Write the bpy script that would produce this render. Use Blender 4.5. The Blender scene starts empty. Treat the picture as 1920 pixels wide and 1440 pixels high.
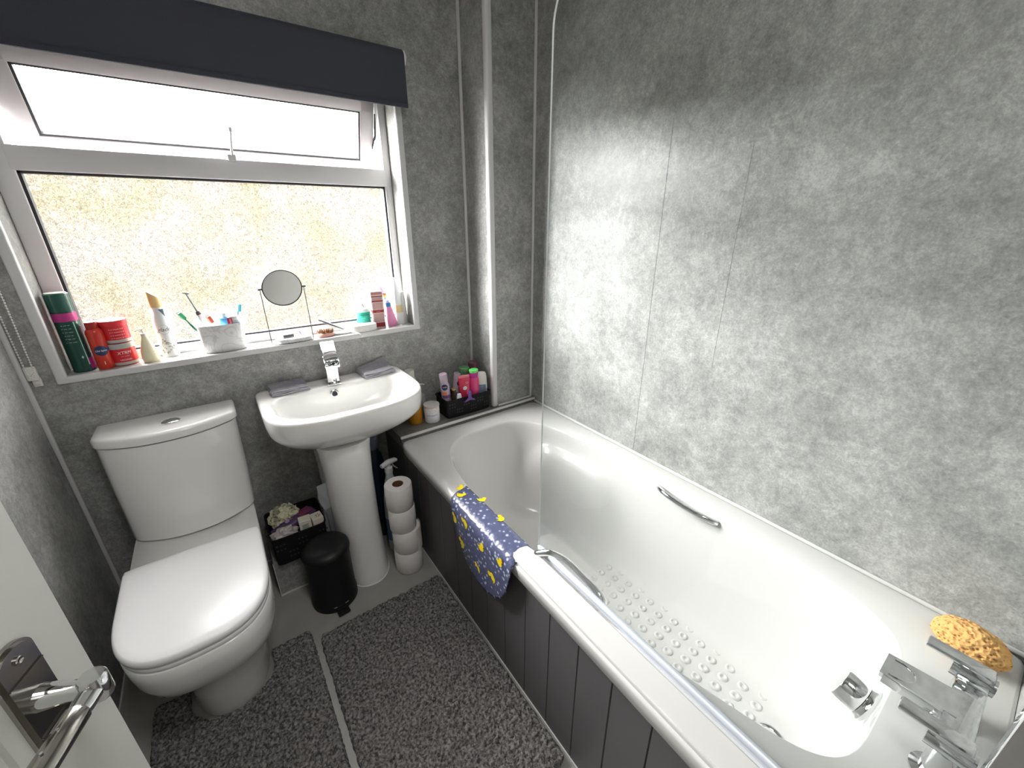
import bpy, bmesh, math, random
from mathutils import Vector, Matrix, noise
PI = math.pi
random.seed(7)
S = bpy.context.scene
COL = S.collection

# ---------------------------------------------------------------- camera
cam_d = bpy.data.cameras.new('camera')
cam_d.sensor_fit = 'HORIZONTAL'; cam_d.sensor_width = 36.0
cam_d.lens = 36.0 * 766.57 / 1920.0
cam_d.clip_start = 0.01
cam = bpy.data.objects.new('camera', cam_d); COL.objects.link(cam)
Rm = Matrix(((0.80946605, 0.21863834, -0.54494218),
             (-0.58716244, 0.29788379, -0.75266561),
             (-0.00223212, 0.92922684, 0.36950303)))
M4 = Rm.to_4x4(); M4.translation = Vector((0, 0, 1.3173))
cam.matrix_world = M4
S.camera = cam

# ---------------------------------------------------------------- world, light, exposure
world = bpy.data.worlds.new('overcast_sky'); S.world = world
world.use_nodes = True
wn = world.node_tree.nodes; wl = world.node_tree.links
bg = wn['Background']
tc = wn.new('ShaderNodeTexCoord'); sp = wn.new('ShaderNodeSeparateXYZ')
mr = wn.new('ShaderNodeMapRange'); mr.inputs[1].default_value = -0.1; mr.inputs[2].default_value = 1.0
cr = wn.new('ShaderNodeMix'); cr.data_type = 'RGBA'
cr.inputs[6].default_value = (0.985, 0.98, 0.965, 1); cr.inputs[7].default_value = (1.0, 0.985, 0.96, 1)
wl.new(tc.outputs['Generated'], sp.inputs[0]); wl.new(sp.outputs[2], mr.inputs[0])
wl.new(mr.outputs[0], cr.inputs[0]); wl.new(cr.outputs[2], bg.inputs[0])
# brighter part of the cloud cover, to the left of the window
dt = wn.new('ShaderNodeVectorMath'); dt.operation = 'DOT_PRODUCT'
dt.inputs[1].default_value = Vector((-0.66, 0.69, 0.30)).normalized()
wl.new(tc.outputs['Generated'], dt.inputs[0])
pr = wn.new('ShaderNodeMapRange'); pr.interpolation_type = 'SMOOTHSTEP'
pr.inputs[1].default_value = 0.74; pr.inputs[2].default_value = 0.98; pr.inputs[3].default_value = 6.0; pr.inputs[4].default_value = 48.0
wl.new(dt.outputs['Value'], pr.inputs[0]); wl.new(pr.outputs[0], bg.inputs[1])
S.view_settings.view_transform = 'Standard'
S.view_settings.look = 'None'
S.view_settings.exposure = 2.08
S.view_settings.gamma = 1.0
S.view_settings.use_curve_mapping = False
cy = S.cycles
cy.use_denoising = True
cy.max_bounces = 12; cy.diffuse_bounces = 6; cy.glossy_bounces = 5
cy.transparent_max_bounces = 16; cy.transmission_bounces = 8
cy.caustics_reflective = False; cy.caustics_refractive = False
cy.sample_clamp_indirect = 6.0

def area(name, loc, rot, sx, sy, power, color=(1, 1, 1), portal=False):
    l = bpy.data.lights.new(name, 'AREA'); l.shape = 'RECTANGLE'; l.size = sx; l.size_y = sy
    l.energy = power; l.color = color
    if portal: l.cycles.is_portal = True
    o = bpy.data.objects.new(name, l); COL.objects.link(o)
    o.location = loc; o.rotation_euler = rot
    return o
area('window_daylight_portal', (0.145, 1.90, 1.36), (-PI/2, 0, 0), 1.12, 0.98, 1, portal=True)
area('right_wall_fill', (0.25, 0.05, 2.31), (0, 0, 0), 0.35, 0.35, 2.4, (1.0, 0.99, 0.96))  # added fill that brightens the right wall, not a known lamp
area('hall_fill', (0.3, -0.75, 2.25), (0, 0, 0), 0.5, 0.5, 1.6, (1.0, 0.98, 0.95))  # added fill from the unseen hall, stands for no known lamp

# ---------------------------------------------------------------- materials
def new_mat(name):
    m = bpy.data.materials.new(name); m.use_nodes = True
    return m, m.node_tree.nodes, m.node_tree.links, m.node_tree.nodes['Principled BSDF']
def pm(name, col, rough=0.5, metal=0.0, spec=0.5, bump=0.0, bscale=80, var=0.0, vscale=10, trans=0.0, ior=1.45, coat=0.0, alpha=1.0):
    m, n, l, b = new_mat(name)
    b.inputs['Base Color'].default_value = (*col, 1); b.inputs['Roughness'].default_value = rough
    b.inputs['Metallic'].default_value = metal; b.inputs['Specular IOR Level'].default_value = spec
    b.inputs['IOR'].default_value = ior; b.inputs['Coat Weight'].default_value = coat
    b.inputs['Transmission Weight'].default_value = trans; b.inputs['Alpha'].default_value = alpha
    t = n.new('ShaderNodeTexCoord')
    if var > 0:
        x = n.new('ShaderNodeTexNoise'); x.inputs['Scale'].default_value = vscale; x.inputs['Detail'].default_value = 4
        r = n.new('ShaderNodeMix'); r.data_type = 'RGBA'
        r.inputs[6].default_value = (*[c * (1 - var) for c in col], 1)
        r.inputs[7].default_value = (*[min(1, c * (1 + var)) for c in col], 1)
        l.new(t.outputs['Object'], x.inputs['Vector']); l.new(x.outputs['Fac'], r.inputs[0]); l.new(r.outputs[2], b.inputs['Base Color'])
    if bump > 0:
        x = n.new('ShaderNodeTexNoise'); x.inputs['Scale'].default_value = bscale; x.inputs['Detail'].default_value = 5
        u = n.new('ShaderNodeBump'); u.inputs['Strength'].default_value = bump; u.inputs['Distance'].default_value = 0.002
        l.new(t.outputs['Object'], x.inputs['Vector']); l.new(x.outputs['Fac'], u.inputs['Height']); l.new(u.outputs[0], b.inputs['Normal'])
    return m

def concrete(name, lo, hi, rough=0.3, seed=0.0):
    m, n, l, b = new_mat(name)
    t = n.new('ShaderNodeTexCoord'); mp = n.new('ShaderNodeMapping'); mp.inputs['Location'].default_value = (seed, seed * 1.7, seed * .3)
    l.new(t.outputs['Object'], mp.inputs[0])
    def nz(sc, det, ro=0.6, dist=0.0):
        x = n.new('ShaderNodeTexNoise'); x.inputs['Scale'].default_value = sc; x.inputs['Detail'].default_value = det
        x.inputs['Roughness'].default_value = ro; x.inputs['Distortion'].default_value = dist
        l.new(mp.outputs[0], x.inputs['Vector']); return x
    a = nz(6.5, 6, 0.66, 0.3); c = nz(52, 9, 0.82, 0.0); d = nz(190, 3, 0.7)
    m1 = n.new('ShaderNodeMath'); m1.operation = 'MULTIPLY_ADD'; m1.inputs[1].default_value = 0.55
    l.new(a.outputs['Fac'], m1.inputs[0])
    m2 = n.new('ShaderNodeMath'); m2.operation = 'MULTIPLY'; m2.inputs[1].default_value = 0.72
    l.new(c.outputs['Fac'], m2.inputs[0]); l.new(m2.outputs[0], m1.inputs[2])
    m3 = n.new('ShaderNodeMath'); m3.operation = 'MULTIPLY_ADD'; m3.inputs[1].default_value = 0.34
    l.new(d.outputs['Fac'], m3.inputs[0]); l.new(m1.outputs[0], m3.inputs[2])
    r = n.new('ShaderNodeValToRGB'); e = r.color_ramp.elements
    e[0].position = 0.66; e[0].color = (*lo, 1); e[1].position = 0.96; e[1].color = (*hi, 1)
    k = e.new(0.80); k.color = (*[(p * .62 + q * .38) for p, q in zip(lo, hi)], 1)
    l.new(m3.outputs[0], r.inputs[0]); l.new(r.outputs[0], b.inputs['Base Color'])
    # pale vein marks
    v = nz(11, 8, 0.75, 0.7)
    s1 = n.new('ShaderNodeMath'); s1.operation = 'SUBTRACT'; s1.inputs[1].default_value = 0.5; l.new(v.outputs['Fac'], s1.inputs[0])
    s2 = n.new('ShaderNodeMath'); s2.operation = 'ABSOLUTE'; l.new(s1.outputs[0], s2.inputs[0])
    s3 = n.new('ShaderNodeMapRange'); s3.inputs[1].default_value = 0.0; s3.inputs[2].default_value = 0.022; s3.inputs[3].default_value = 0.33; s3.inputs[4].default_value = 0.0
    l.new(s2.outputs[0], s3.inputs[0])
    mk = n.new('ShaderNodeMath'); mk.operation = 'MULTIPLY'; l.new(s3.outputs[0], mk.inputs[0]); l.new(c.outputs['Fac'], mk.inputs[1])
    mx = n.new('ShaderNodeMix'); mx.data_type = 'RGBA'; mx.inputs[7].default_value = (*[min(1, q * 1.6) for q in hi], 1)
    l.new(mk.outputs[0], mx.inputs[0]); l.new(r.outputs[0], mx.inputs[6]); l.new(mx.outputs[2], b.inputs['Base Color'])
    b.inputs['Roughness'].default_value = rough
    u = n.new('ShaderNodeBump'); u.inputs['Strength'].default_value = 0.25; u.inputs['Distance'].default_value = 0.001
    l.new(c.outputs['Fac'], u.inputs['Height']); l.new(u.outputs[0], b.inputs['Normal'])
    return m

MAT = {}
MAT['wall'] = concrete('mottled_grey_wall_panel', (0.175, 0.176, 0.172), (0.42, 0.42, 0.405), 0.42)
MAT['ceramic'] = pm('white_glazed_ceramic', (0.80, 0.80, 0.78), 0.09, coat=0.3)
MAT['acrylic'] = pm('white_acrylic', (0.60, 0.597, 0.585), 0.12)
MAT['seat'] = pm('white_seat_plastic', (0.86, 0.86, 0.87), 0.22)
MAT['upvc'] = pm('white_upvc', (0.68, 0.67, 0.68), 0.35)
MAT['trim'] = pm('grey_white_trim', (0.62, 0.62, 0.62), 0.25)
MAT['chrome'] = pm('polished_chrome', (0.75, 0.76, 0.77), 0.07, metal=1.0)
MAT['brushed'] = pm('nickel_plate', (0.42, 0.40, 0.37), 0.16, metal=1.0)
MAT['panel'] = pm('charcoal_painted_panel', (0.10, 0.096, 0.10), 0.42)
MAT['groove'] = pm('groove_shadow_gap', (0.02, 0.02, 0.02), 0.8)
MAT['blind'] = pm('navy_charcoal_blind_cloth', (0.050, 0.053, 0.068), 0.85, bump=0.5, bscale=600)
MAT['black'] = pm('matt_black_plastic', (0.008, 0.008, 0.009), 0.6, spec=0.25)
MAT['binblack'] = pm('satin_black_bin', (0.010, 0.010, 0.011), 0.42, spec=0.3)
MAT['rubber'] = pm('dark_gasket', (0.03, 0.03, 0.035), 0.6)
MAT['tissue'] = pm('toilet_tissue', (0.78, 0.75, 0.73), 0.95, bump=0.5, bscale=220)
MAT['card'] = pm('brown_core_card', (0.16, 0.08, 0.045), 0.9)
MAT['doorpaint'] = pm('white_woodgrain_door', (0.66, 0.66, 0.62), 0.45, bump=0.25, bscale=40)
MAT['ceiling'] = pm('white_ceiling', (0.85, 0.85, 0.84), 0.6)
MAT['hall'] = pm('hall_paint', (0.55, 0.54, 0.52), 0.7)
MAT['towel'] = pm('grey_flannel', (0.29, 0.28, 0.31), 0.95, bump=1.0, bscale=500, var=.25, vscale=60)
MAT['sponge'] = None
MAT['mirror'] = pm('mirror_glass', (0.75, 0.76, 0.74), 0.03, metal=1.0)
MAT['wire'] = pm('dark_wire', (0.05, 0.05, 0.05), 0.3, metal=0.8)
def col(name, c, rough=0.35, **k):
    if name not in MAT: MAT[name] = pm(name, c, rough, **k)
    return MAT[name]

def floor_mat():
    m, n, l, b = new_mat('dark_grey_floor_tile')
    t = n.new('ShaderNodeTexCoord'); x = n.new('ShaderNodeTexNoise'); x.inputs['Scale'].default_value = 7; x.inputs['Detail'].default_value = 8
    r = n.new('ShaderNodeValToRGB'); r.color_ramp.elements[0].color = (0.24, 0.235, 0.215, 1); r.color_ramp.elements[1].color = (0.38, 0.37, 0.345, 1)
    l.new(t.outputs['Object'], x.inputs['Vector']); l.new(x.outputs['Fac'], r.inputs[0]); l.new(r.outputs[0], b.inputs['Base Color'])
    b.inputs['Roughness'].default_value = 0.4
    return m
MAT['floor'] = floor_mat()

def rug_mat():
    m, n, l, b = new_mat('charcoal_shaggy_pile')
    t = n.new('ShaderNodeTexCoord'); x = n.new('ShaderNodeTexNoise'); x.inputs['Scale'].default_value = 130; x.inputs['Detail'].default_value = 3
    x2 = n.new('ShaderNodeTexNoise'); x2.inputs['Scale'].default_value = 6
    r = n.new('ShaderNodeValToRGB'); r.color_ramp.elements[0].position = .36; r.color_ramp.elements[0].color = (0.060, 0.055, 0.054, 1)  # dark ramp end paints crevice shade between the tufts into the colour
    r.color_ramp.elements[1].position = .66; r.color_ramp.elements[1].color = (0.28, 0.265, 0.26, 1)
    l.new(t.outputs['Object'], x.inputs['Vector']); l.new(x.outputs['Fac'], r.inputs[0]); l.new(r.outputs[0], b.inputs['Base Color'])
    b.inputs['Roughness'].default_value = 1.0; b.inputs['Specular IOR Level'].default_value = 0.1
    u = n.new('ShaderNodeBump'); u.inputs['Strength'].default_value = 0.9; u.inputs['Distance'].default_value = 0.003
    y = n.new('ShaderNodeTexNoise'); y.inputs['Scale'].default_value = 260; y.inputs['Detail'].default_value = 2
    l.new(t.outputs['Object'], y.inputs['Vector']); l.new(y.outputs['Fac'], u.inputs['Height']); l.new(u.outputs[0], b.inputs['Normal'])
    return m
MAT['rug'] = rug_mat()

def screen_glass():
    m, n, l, b = new_mat('clear_shower_glass'); n.remove(b)
    out = n['Material Output']
    t = n.new('ShaderNodeBsdfTransparent'); t.inputs[0].default_value = (0.96, 0.975, 0.97, 1)
    g = n.new('ShaderNodeBsdfGlossy'); g.inputs['Roughness'].default_value = 0.04
    lw = n.new('ShaderNodeLayerWeight'); lw.inputs[0].default_value = 0.5
    p = n.new('ShaderNodeMath'); p.operation = 'POWER'; p.inputs[1].default_value = 5.0; l.new(lw.outputs['Facing'], p.inputs[0])
    f = n.new('ShaderNodeMath'); f.operation = 'MULTIPLY_ADD'; f.inputs[1].default_value = 0.95; f.inputs[2].default_value = 0.045; l.new(p.outputs[0], f.inputs[0])
    x = n.new('ShaderNodeMixShader'); l.new(f.outputs[0], x.inputs[0]); l.new(t.outputs[0], x.inputs[1]); l.new(g.outputs[0], x.inputs[2])
    l.new(x.outputs[0], out.inputs[0]); return m
MAT['glass'] = screen_glass()
MAT['glass_edge'] = pm('polished_glass_edge', (0.85, 0.88, 0.87), 0.15)
MAT['clear_seal'] = pm('clear_blueish_seal', (0.62, 0.66, 0.74), 0.12)

def pane_mat(name, clear):
    m, n, l, b = new_mat(name); n.remove(b); out = n['Material Output']
    tcx = n.new('ShaderNodeTexCoord')
    nz = n.new('ShaderNodeTexNoise'); nz.inputs['Scale'].default_value = 105; nz.inputs['Detail'].default_value = 2; nz.inputs['Distortion'].default_value = 1.6
    l.new(tcx.outputs['Object'], nz.inputs['Vector'])
    s1 = n.new('ShaderNodeMath'); s1.operation = 'SUBTRACT'; s1.inputs[1].default_value = 0.5; l.new(nz.outputs['Fac'], s1.inputs[0])
    s2 = n.new('ShaderNodeMath'); s2.operation = 'ABSOLUTE'; l.new(s1.outputs[0], s2.inputs[0])
    s3 = n.new('ShaderNodeMapRange'); s3.inputs[1].default_value = 0.0; s3.inputs[2].default_value = 0.10
    s3.inputs[3].default_value = 0.48; s3.inputs[4].default_value = 0.92; l.new(s2.outputs[0], s3.inputs[0])
    t = n.new('ShaderNodeBsdfTransparent'); l.new(s3.outputs[0], t.inputs[0])
    d = n.new('ShaderNodeBsdfTranslucent'); d.inputs[0].default_value = (0.9, 0.9, 0.9, 1)
    g = n.new('ShaderNodeBsdfGlossy'); g.inputs['Roughness'].default_value = 0.25
    bu = n.new('ShaderNodeBump'); bu.inputs['Strength'].default_value = 0.6; bu.inputs['Distance'].default_value = 0.004
    l.new(nz.outputs['Fac'], bu.inputs['Height']); l.new(bu.outputs[0], g.inputs['Normal'])
    x = n.new('ShaderNodeMixShader'); x.inputs[0].default_value = 1 - clear; l.new(t.outputs[0], x.inputs[1]); l.new(d.outputs[0], x.inputs[2])
    y = n.new('ShaderNodeMixShader'); y.inputs[0].default_value = 0.05; l.new(x.outputs[0], y.inputs[1]); l.new(g.outputs[0], y.inputs[2])
    l.new(y.outputs[0], out.inputs[0]); return m
MAT['pane'] = pane_mat('obscured_window_glass', 0.995)

# ---------------------------------------------------------------- mesh helpers
def finish(name, bm, m, parent=None, smooth=35, loc=None, recalc=True):
    if recalc: bmesh.ops.recalc_face_normals(bm, faces=bm.faces)
    me = bpy.data.meshes.new(name); bm.to_mesh(me); bm.free()
    if not isinstance(m, (list, tuple)): m = [m]
    for k in m: me.materials.append(k)
    if smooth:
        me.polygons.foreach_set('use_smooth', [True] * len(me.polygons)); me.set_sharp_from_angle(angle=math.radians(smooth))
    o = bpy.data.objects.new(name, me); COL.objects.link(o)
    if parent is not None: o.parent = parent
    if loc is not None: o.location = loc
    return o
def tag(o, label=None, cat=None, group=None, kind=None):
    if label: o['label'] = label
    if cat: o['category'] = cat
    if group: o['group'] = group
    if kind: o['kind'] = kind
    return o
def thing(name, label, cat, loc=(0, 0, 0), rz=0.0, group=None, tilt=(0, 0)):
    o = bpy.data.objects.new(name, None); COL.objects.link(o); o.empty_display_size = .05
    o.location = loc; o.rotation_euler = (tilt[0], tilt[1], rz)
    return tag(o, label, cat, group)
def B(): return bmesh.new()
def box(bm, x0, x1, y0, y1, z0, z1, bev=0.0, seg=2, mi=0, M=None):
    r = bmesh.ops.create_cube(bm, size=1.0); vs = r['verts']
    for v in vs:
        v.co = Vector(((x0 + x1) / 2 + v.co.x * (x1 - x0), (y0 + y1) / 2 + v.co.y * (y1 - y0), (z0 + z1) / 2 + v.co.z * (z1 - z0)))
    fs = set(f for v in vs for f in v.link_faces)
    for f in fs: f.material_index = mi
    if bev > 0:
        es = list(set(e for v in vs for e in v.link_edges))
        q = bmesh.ops.bevel(bm, geom=es, offset=bev, segments=seg, profile=0.5, affect='EDGES')
        vs = list(set(v for f in q['faces'] for v in f.verts) | set(v for v in vs if v.is_valid))
        for f in q['faces']: f.material_index = mi
    if M is not None:
        for v in vs: v.co = M @ v.co
    return vs
def lathe(bm, prof, n=32, c=(0, 0), mi=0, cap=True, M=None, ex=1.0, ey=1.0):
    rings = []
    for r, z in prof:
        if r < 1e-6: rings.append([bm.verts.new((c[0], c[1], z))])
        else: rings.append([bm.verts.new((c[0] + ex * r * math.cos(2 * PI * i / n), c[1] + ey * r * math.sin(2 * PI * i / n), z)) for i in range(n)])
    for a, b in zip(rings, rings[1:]):
        for i in range(n):
            j = (i + 1) % n
            if len(a) == 1 and len(b) == 1: break
            if len(a) == 1: f = bm.faces.new((a[0], b[j], b[i]))
            elif len(b) == 1: f = bm.faces.new((a[i], a[j], b[0]))
            else: f = bm.faces.new((a[i], a[j], b[j], b[i]))
            f.material_index = mi
    if cap:
        for R in (rings[0], rings[-1]):
            if len(R) > 1:
                f = bm.faces.new(R); f.material_index = mi
    vs = [v for R in rings for v in R]
    if M is not None:
        for v in vs: v.co = M @ v.co
    return vs
def loft(bm, loops, cap0=True, cap1=True, mi=0):
    rings = [[bm.verts.new(p) for p in L] for L in loops]
    n = len(rings[0])
    for a, b in zip(rings, rings[1:]):
        for i in range(n):
            j = (i + 1) % n
            f = bm.faces.new((a[i], a[j], b[j], b[i])); f.material_index = mi
    if cap0: bm.faces.new(rings[0]).material_index = mi
    if cap1: bm.faces.new(rings[-1]).material_index = mi
    return rings
def sloop(cx, cy_, a, bf, bb, nf, nb, z, N=96, a2=None):
    out = []
    for i in range(N):
        t = 2 * PI * i / N; u = math.cos(t); v = math.sin(t)
        b_ = bb if v > 0 else bf; n = nb if v > 0 else nf
        k = (abs(u) ** n + abs(v) ** n) ** (-1 / n)
        aa = a if (a2 is None or u > 0) else a2
        out.append(Vector((cx + aa * u * k, cy_ + b_ * v * k, z)))
    return out
def catmull(pts, sub=6, closed=False):
    pts = [Vector(p) for p in pts]; n = len(pts); out = []
    rng = n if closed else n - 1
    for i in range(rng):
        p0 = pts[(i - 1) % n] if (closed or i > 0) else pts[0]
        p1 = pts[i]; p2 = pts[(i + 1) % n]
        p3 = pts[(i + 2) % n] if (closed or i + 2 < n) else pts[-1]
        for k in range(sub):
            t = k / sub
            out.append(0.5 * ((2 * p1) + (-p0 + p2) * t + (2 * p0 - 5 * p1 + 4 * p2 - p3) * t * t + (-p0 + 3 * p1 - 3 * p2 + p3) * t ** 3))
    if not closed: out.append(pts[-1])
    return out
def tube(bm, pts, r, n=10, closed=False, mi=0, flat=1.0, up=None):
    pts = [Vector(p) for p in pts]; N = len(pts); rings = []
    ref = Vector(up) if up else Vector((0, 0, 1))
    for i, p in enumerate(pts):
        a = pts[(i - 1) % N] if (closed or i > 0) else p
        b = pts[(i + 1) % N] if (closed or i < N - 1) else p
        t = (b - a).normalized()
        s = t.cross(ref)
        if s.length < 1e-3: s = t.cross(Vector((0, 1, 0)))
        s.normalize(); w = s.cross(t).normalized()
        rr = r[i] if isinstance(r, (list, tuple)) else r
        rings.append([bm.verts.new(p + s * rr * math.cos(2 * PI * k / n) + w * rr * flat * math.sin(2 * PI * k / n)) for k in range(n)])
    for q in range(N if closed else N - 1):
        a = rings[q]; b = rings[(q + 1) % N]
        for k in range(n):
            j = (k + 1) % n; bm.faces.new((a[k], a[j], b[j], b[k])).material_index = mi
    if not closed:
        bm.faces.new(rings[0]).material_index = mi; bm.faces.new(rings[-1]).material_index = mi
def prism(bm, poly, d, M=None, mi=0, off=0.0):
    """poly in xy, extruded along z from off to off+d, then M"""
    a = [bm.verts.new((x, y, off)) for x, y in poly]; b = [bm.verts.new((x, y, off + d)) for x, y in poly]
    n = len(poly)
    bm.faces.new(a).material_index = mi; bm.faces.new(b).material_index = mi
    for i in range(n):
        j = (i + 1) % n; bm.faces.new((a[i], a[j], b[j], b[i])).material_index = mi
    if M is not None:
        for v in a + b: v.co = M @ v.co
def cylpatch(bm, r, z0, z1, a0, a1, n=20, mi=0, ey=1.0):
    A = []; Bv = []
    for i in range(n + 1):
        t = a0 + (a1 - a0) * i / n
        A.append(bm.verts.new((r * math.cos(t), ey * r * math.sin(t), z0))); Bv.append(bm.verts.new((r * math.cos(t), ey * r * math.sin(t), z1)))
    for i in range(n): bm.faces.new((A[i], A[i + 1], Bv[i + 1], Bv[i])).material_index = mi
def text_mesh(txt, size, shear=0.0, space=1.0):
    c = bpy.data.curves.new('lettering', 'FONT'); c.body = txt; c.size = size; c.align_x = 'CENTER'; c.align_y = 'CENTER'
    c.shear = shear; c.resolution_u = 3; c.space_character = space
    o = bpy.data.objects.new('lettering', c); COL.objects.link(o)
    bpy.context.view_layer.update()
    me = bpy.data.meshes.new_from_object(o.evaluated_get(bpy.context.evaluated_depsgraph_get()))
    bpy.data.objects.remove(o); bpy.data.curves.remove(c)
    return me
def lettering(txt, size, m, parent, r=None, a0=-PI / 2, z=0.0, M=None, shear=0.0, rot=0.0, ey=1.0):
    me = text_mesh(txt, size, shear)
    bm = bmesh.new(); bm.from_mesh(me); bpy.data.meshes.remove(me)
    cr_, sr_ = math.cos(rot), math.sin(rot)
    for v in bm.verts:
        x, y = v.co.x * cr_ - v.co.y * sr_, v.co.x * sr_ + v.co.y * cr_
        if r is not None:
            t = a0 + x / r; v.co = Vector((r * math.cos(t), ey * r * math.sin(t), z + y))
        else: v.co = M @ Vector((x, y, 0))
    return finish('lettering', bm, m, parent, smooth=0, recalc=False)
def T(*a): return Matrix.Translation(a)
def RX(a): return Matrix.Rotation(a, 4, 'X')
def RY(a): return Matrix.Rotation(a, 4, 'Y')
def RZ(a): return Matrix.Rotation(a, 4, 'Z')
def facing(x, y): return math.atan2(-y, -x)    # angle from a spot towards the room's doorway

# ---------------------------------------------------------------- setting
XL, XR, YW, YN, ZC = -0.4835, 1.1835, 1.662, -0.157, 2.33
ZR = 0.486           # bath rim
def struct(name, bm, m, smooth=0, parent=None):
    o = finish(name, bm, m, parent, smooth)
    if parent is None: tag(o, kind='structure')
    return o
bm = B(); box(bm, XL - .1, XR + .1, -1.5, YW + .25, -0.1, 0)
struct('floor', bm, MAT['floor'])
bm = B(); box(bm, XL - .1, XR + .1, -1.5, YW + .25, ZC, ZC + .1)
struct('ceiling', bm, MAT['ceiling'])
bm = B(); box(bm, XL - .1, XL, YN - .1, YW + .25, 0, ZC)
struct('wall_left', bm, MAT['wall'])
bm = B(); box(bm, XR, XR + .1, YN - .1, YW + .25, 0, ZC)
struct('wall_right', bm, MAT['wall'])
# window wall with an opening
WX0, WX1, WZ0, WZ1 = -0.397, 0.682, 0.899, 1.83
WT = 0.23
bm = B()
box(bm, XL, WX0, YW, YW + WT, 0, ZC); box(bm, WX1, XR, YW, YW + WT, 0, ZC)
box(bm, WX0, WX1, YW, YW + WT, 0, WZ0); box(bm, WX0, WX1, YW, YW + WT, WZ1, ZC)
struct('wall_window', bm, MAT['wall'])
# near wall with doorway
DX0, DX1 = -0.475, 0.34
bm = B()
box(bm, DX1, XR, YN - .1, YN, 0, ZC); box(bm, XL, DX0, YN - .1, YN, 0, ZC); box(bm, DX0, DX1, YN - .1, YN, 2.0, ZC)
struct('wall_near', bm, MAT['wall'])
bm = B()
box(bm, XL - .1, XL - .0, -1.5, YN - .1, 0, ZC); box(bm, XR, XR + .1, -1.5, YN - .1, 0, ZC); box(bm, XL - .1, XR + .1, -1.6, -1.5, 0, ZC)
struct('wall_hall', bm, MAT['hall'])
# boxed-in column in the corner
bm = B(); box(bm, 0.962, XR, 1.476, YW, 0.5, ZC)
struct('wall_column', bm, MAT['wall'])
# low boxing at the floor behind the toilet
bm = B(); box(bm, -0.036, 0.30, 1.44, YW, 0, 0.157)
struct('wall_boxing', bm, MAT['wall'])
# tiled ledge at the end of the bath
bm = B(); box(bm, 0.492, XR, 1.4455, YW, 0.455, 0.500)
struct('wall_ledge', bm, concrete('ledge_tile', (0.10, .10, .093), (0.20, .195, .18), 0.3, 3.3))
bm = B(); box(bm, 0.497, 0.507, 1.4475, YW, 0.0, 0.455)
struct('wall_ledge_side', bm, MAT['panel'])
# trims
def trim(n, bm, m='trim', smooth=40): return tag(finish('trim_%d' % n, bm, MAT[m], None, smooth), kind='structure')
bm = B(); box(bm, XL, XL + .012, YW - .012, YW, 0, ZC, .004); trim(1, bm)
bm = B(); box(bm, XL, XL + .004, YN, YW, 0, .006); box(bm, XL, -0.036, YW - .004, YW, 0, .006); box(bm, -0.038, .30, 1.4365, 1.44, 0, .006)
box(bm, -0.0385, -0.036, 1.438, 1.4405, 0, .157); trim(2, bm)
bm = B(); box(bm, 0.950, 0.962, YW - .012, YW, 0.50, ZC, .004); trim(3, bm)
bm = B(); box(bm, 0.957, 0.985, 1.4705, 1.499, 0.50, ZC, .009, 4); trim(4, bm)
bm = B(); box(bm, XR - .010, XR, 1.466, 1.476, 0.50, ZC, .003); trim(5, bm)
bm = B(); box(bm, 0.985, XR - .01, 1.466, 1.476, 0.50, .509, .003); trim(6, bm)
bm = B(); box(bm, 0.488, XR, 1.4395, 1.4500, 0.4965, .5075, .003); trim(7, bm)
bm = B(); box(bm, XR - .007, XR, YN, 1.4395, ZR + .0005, ZR + .011, .003)
trim(8, bm, 'acrylic')
bm = B()   # panel seams on the bath wall and window wall
box(bm, XR - .0008, XR, 0.838, 0.8398, .50, ZC); box(bm, XR - .0006, XR, 0.596, 0.597, 0.9, 1.5)
trim(9, bm, 'wall')
# window surround: rounded white bead round the opening
bm = B()
w = .023
box(bm, WX0 - w, WX0 + .002, YW - .006, YW + .012, WZ0 - .019, WZ1 + w, .005, 3)
box(bm, WX1 - .002, WX1 + w, YW - .006, YW + .012, WZ0 - .019, WZ1 + w, .005, 3)
box(bm, WX0 - w, WX1 + w, YW - .0065, YW + .012, WZ0 - .019, WZ0 + .002, .005, 3)
box(bm, WX0 - w, WX1 + w, YW - .0062, YW + .012, WZ1 - .002, WZ1 + w, .005, 3)
trim(10, bm)
# bright sill board
bm = B(); box(bm, WX0, WX1, YW + .006, YW + .10, WZ0 - .001, WZ0 + .001)
tag(finish('trim_11', bm, concrete('sill_panel', (.36, .36, .35), (.55, .55, .53), .25, 5.1), None, 0), kind='structure')
bm = B()
box(bm, WX0 - .0005, WX0 + .001, YW + .006, YW + .10, WZ0, WZ1); box(bm, WX1 - .001, WX1 + .0005, YW + .006, YW + .10, WZ0, WZ1)
tag(finish('trim_12', bm, concrete('reveal_panel', (.22, .22, .21), (.36, .36, .34), .25, 2.1), None, 0), kind='structure')

# ---------------------------------------------------------------- window
win = tag(bpy.data.objects.new('window_1', None), kind='structure'); COL.objects.link(win)
FY = 1.760
bm = B()
fx0, fx1 = WX0 + .001, WX1 - .001
box(bm, fx0, -0.352, FY, FY + .065, WZ0, WZ1, .004); box(bm, 0.652, fx1, FY, FY + .065, WZ0, WZ1, .004)
box(bm, fx0, fx1, FY, FY + .065, WZ0, 0.930, .004); box(bm, fx0, fx1, FY + .0, FY + .065, 1.745, WZ1, .004)
finish('window_frame', bm, MAT['upvc'], win)
bm = B(); box(bm, -0.36, 0.66, FY - .002, FY + .065, 1.447, 1.508, .004)
finish('transom', bm, MAT['upvc'], win)
bm = B()
for (a, b_, c, d) in ((-.352, -.345, .93, 1.447), (.645, .652, .93, 1.447)): box(bm, a, b_, FY + .006, FY + .03, c, d)
box(bm, -.352, .652, FY + .006, FY + .03, .930, .936); box(bm, -.352, .652, FY + .006, FY + .03, 1.441, 1.447)
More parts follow.
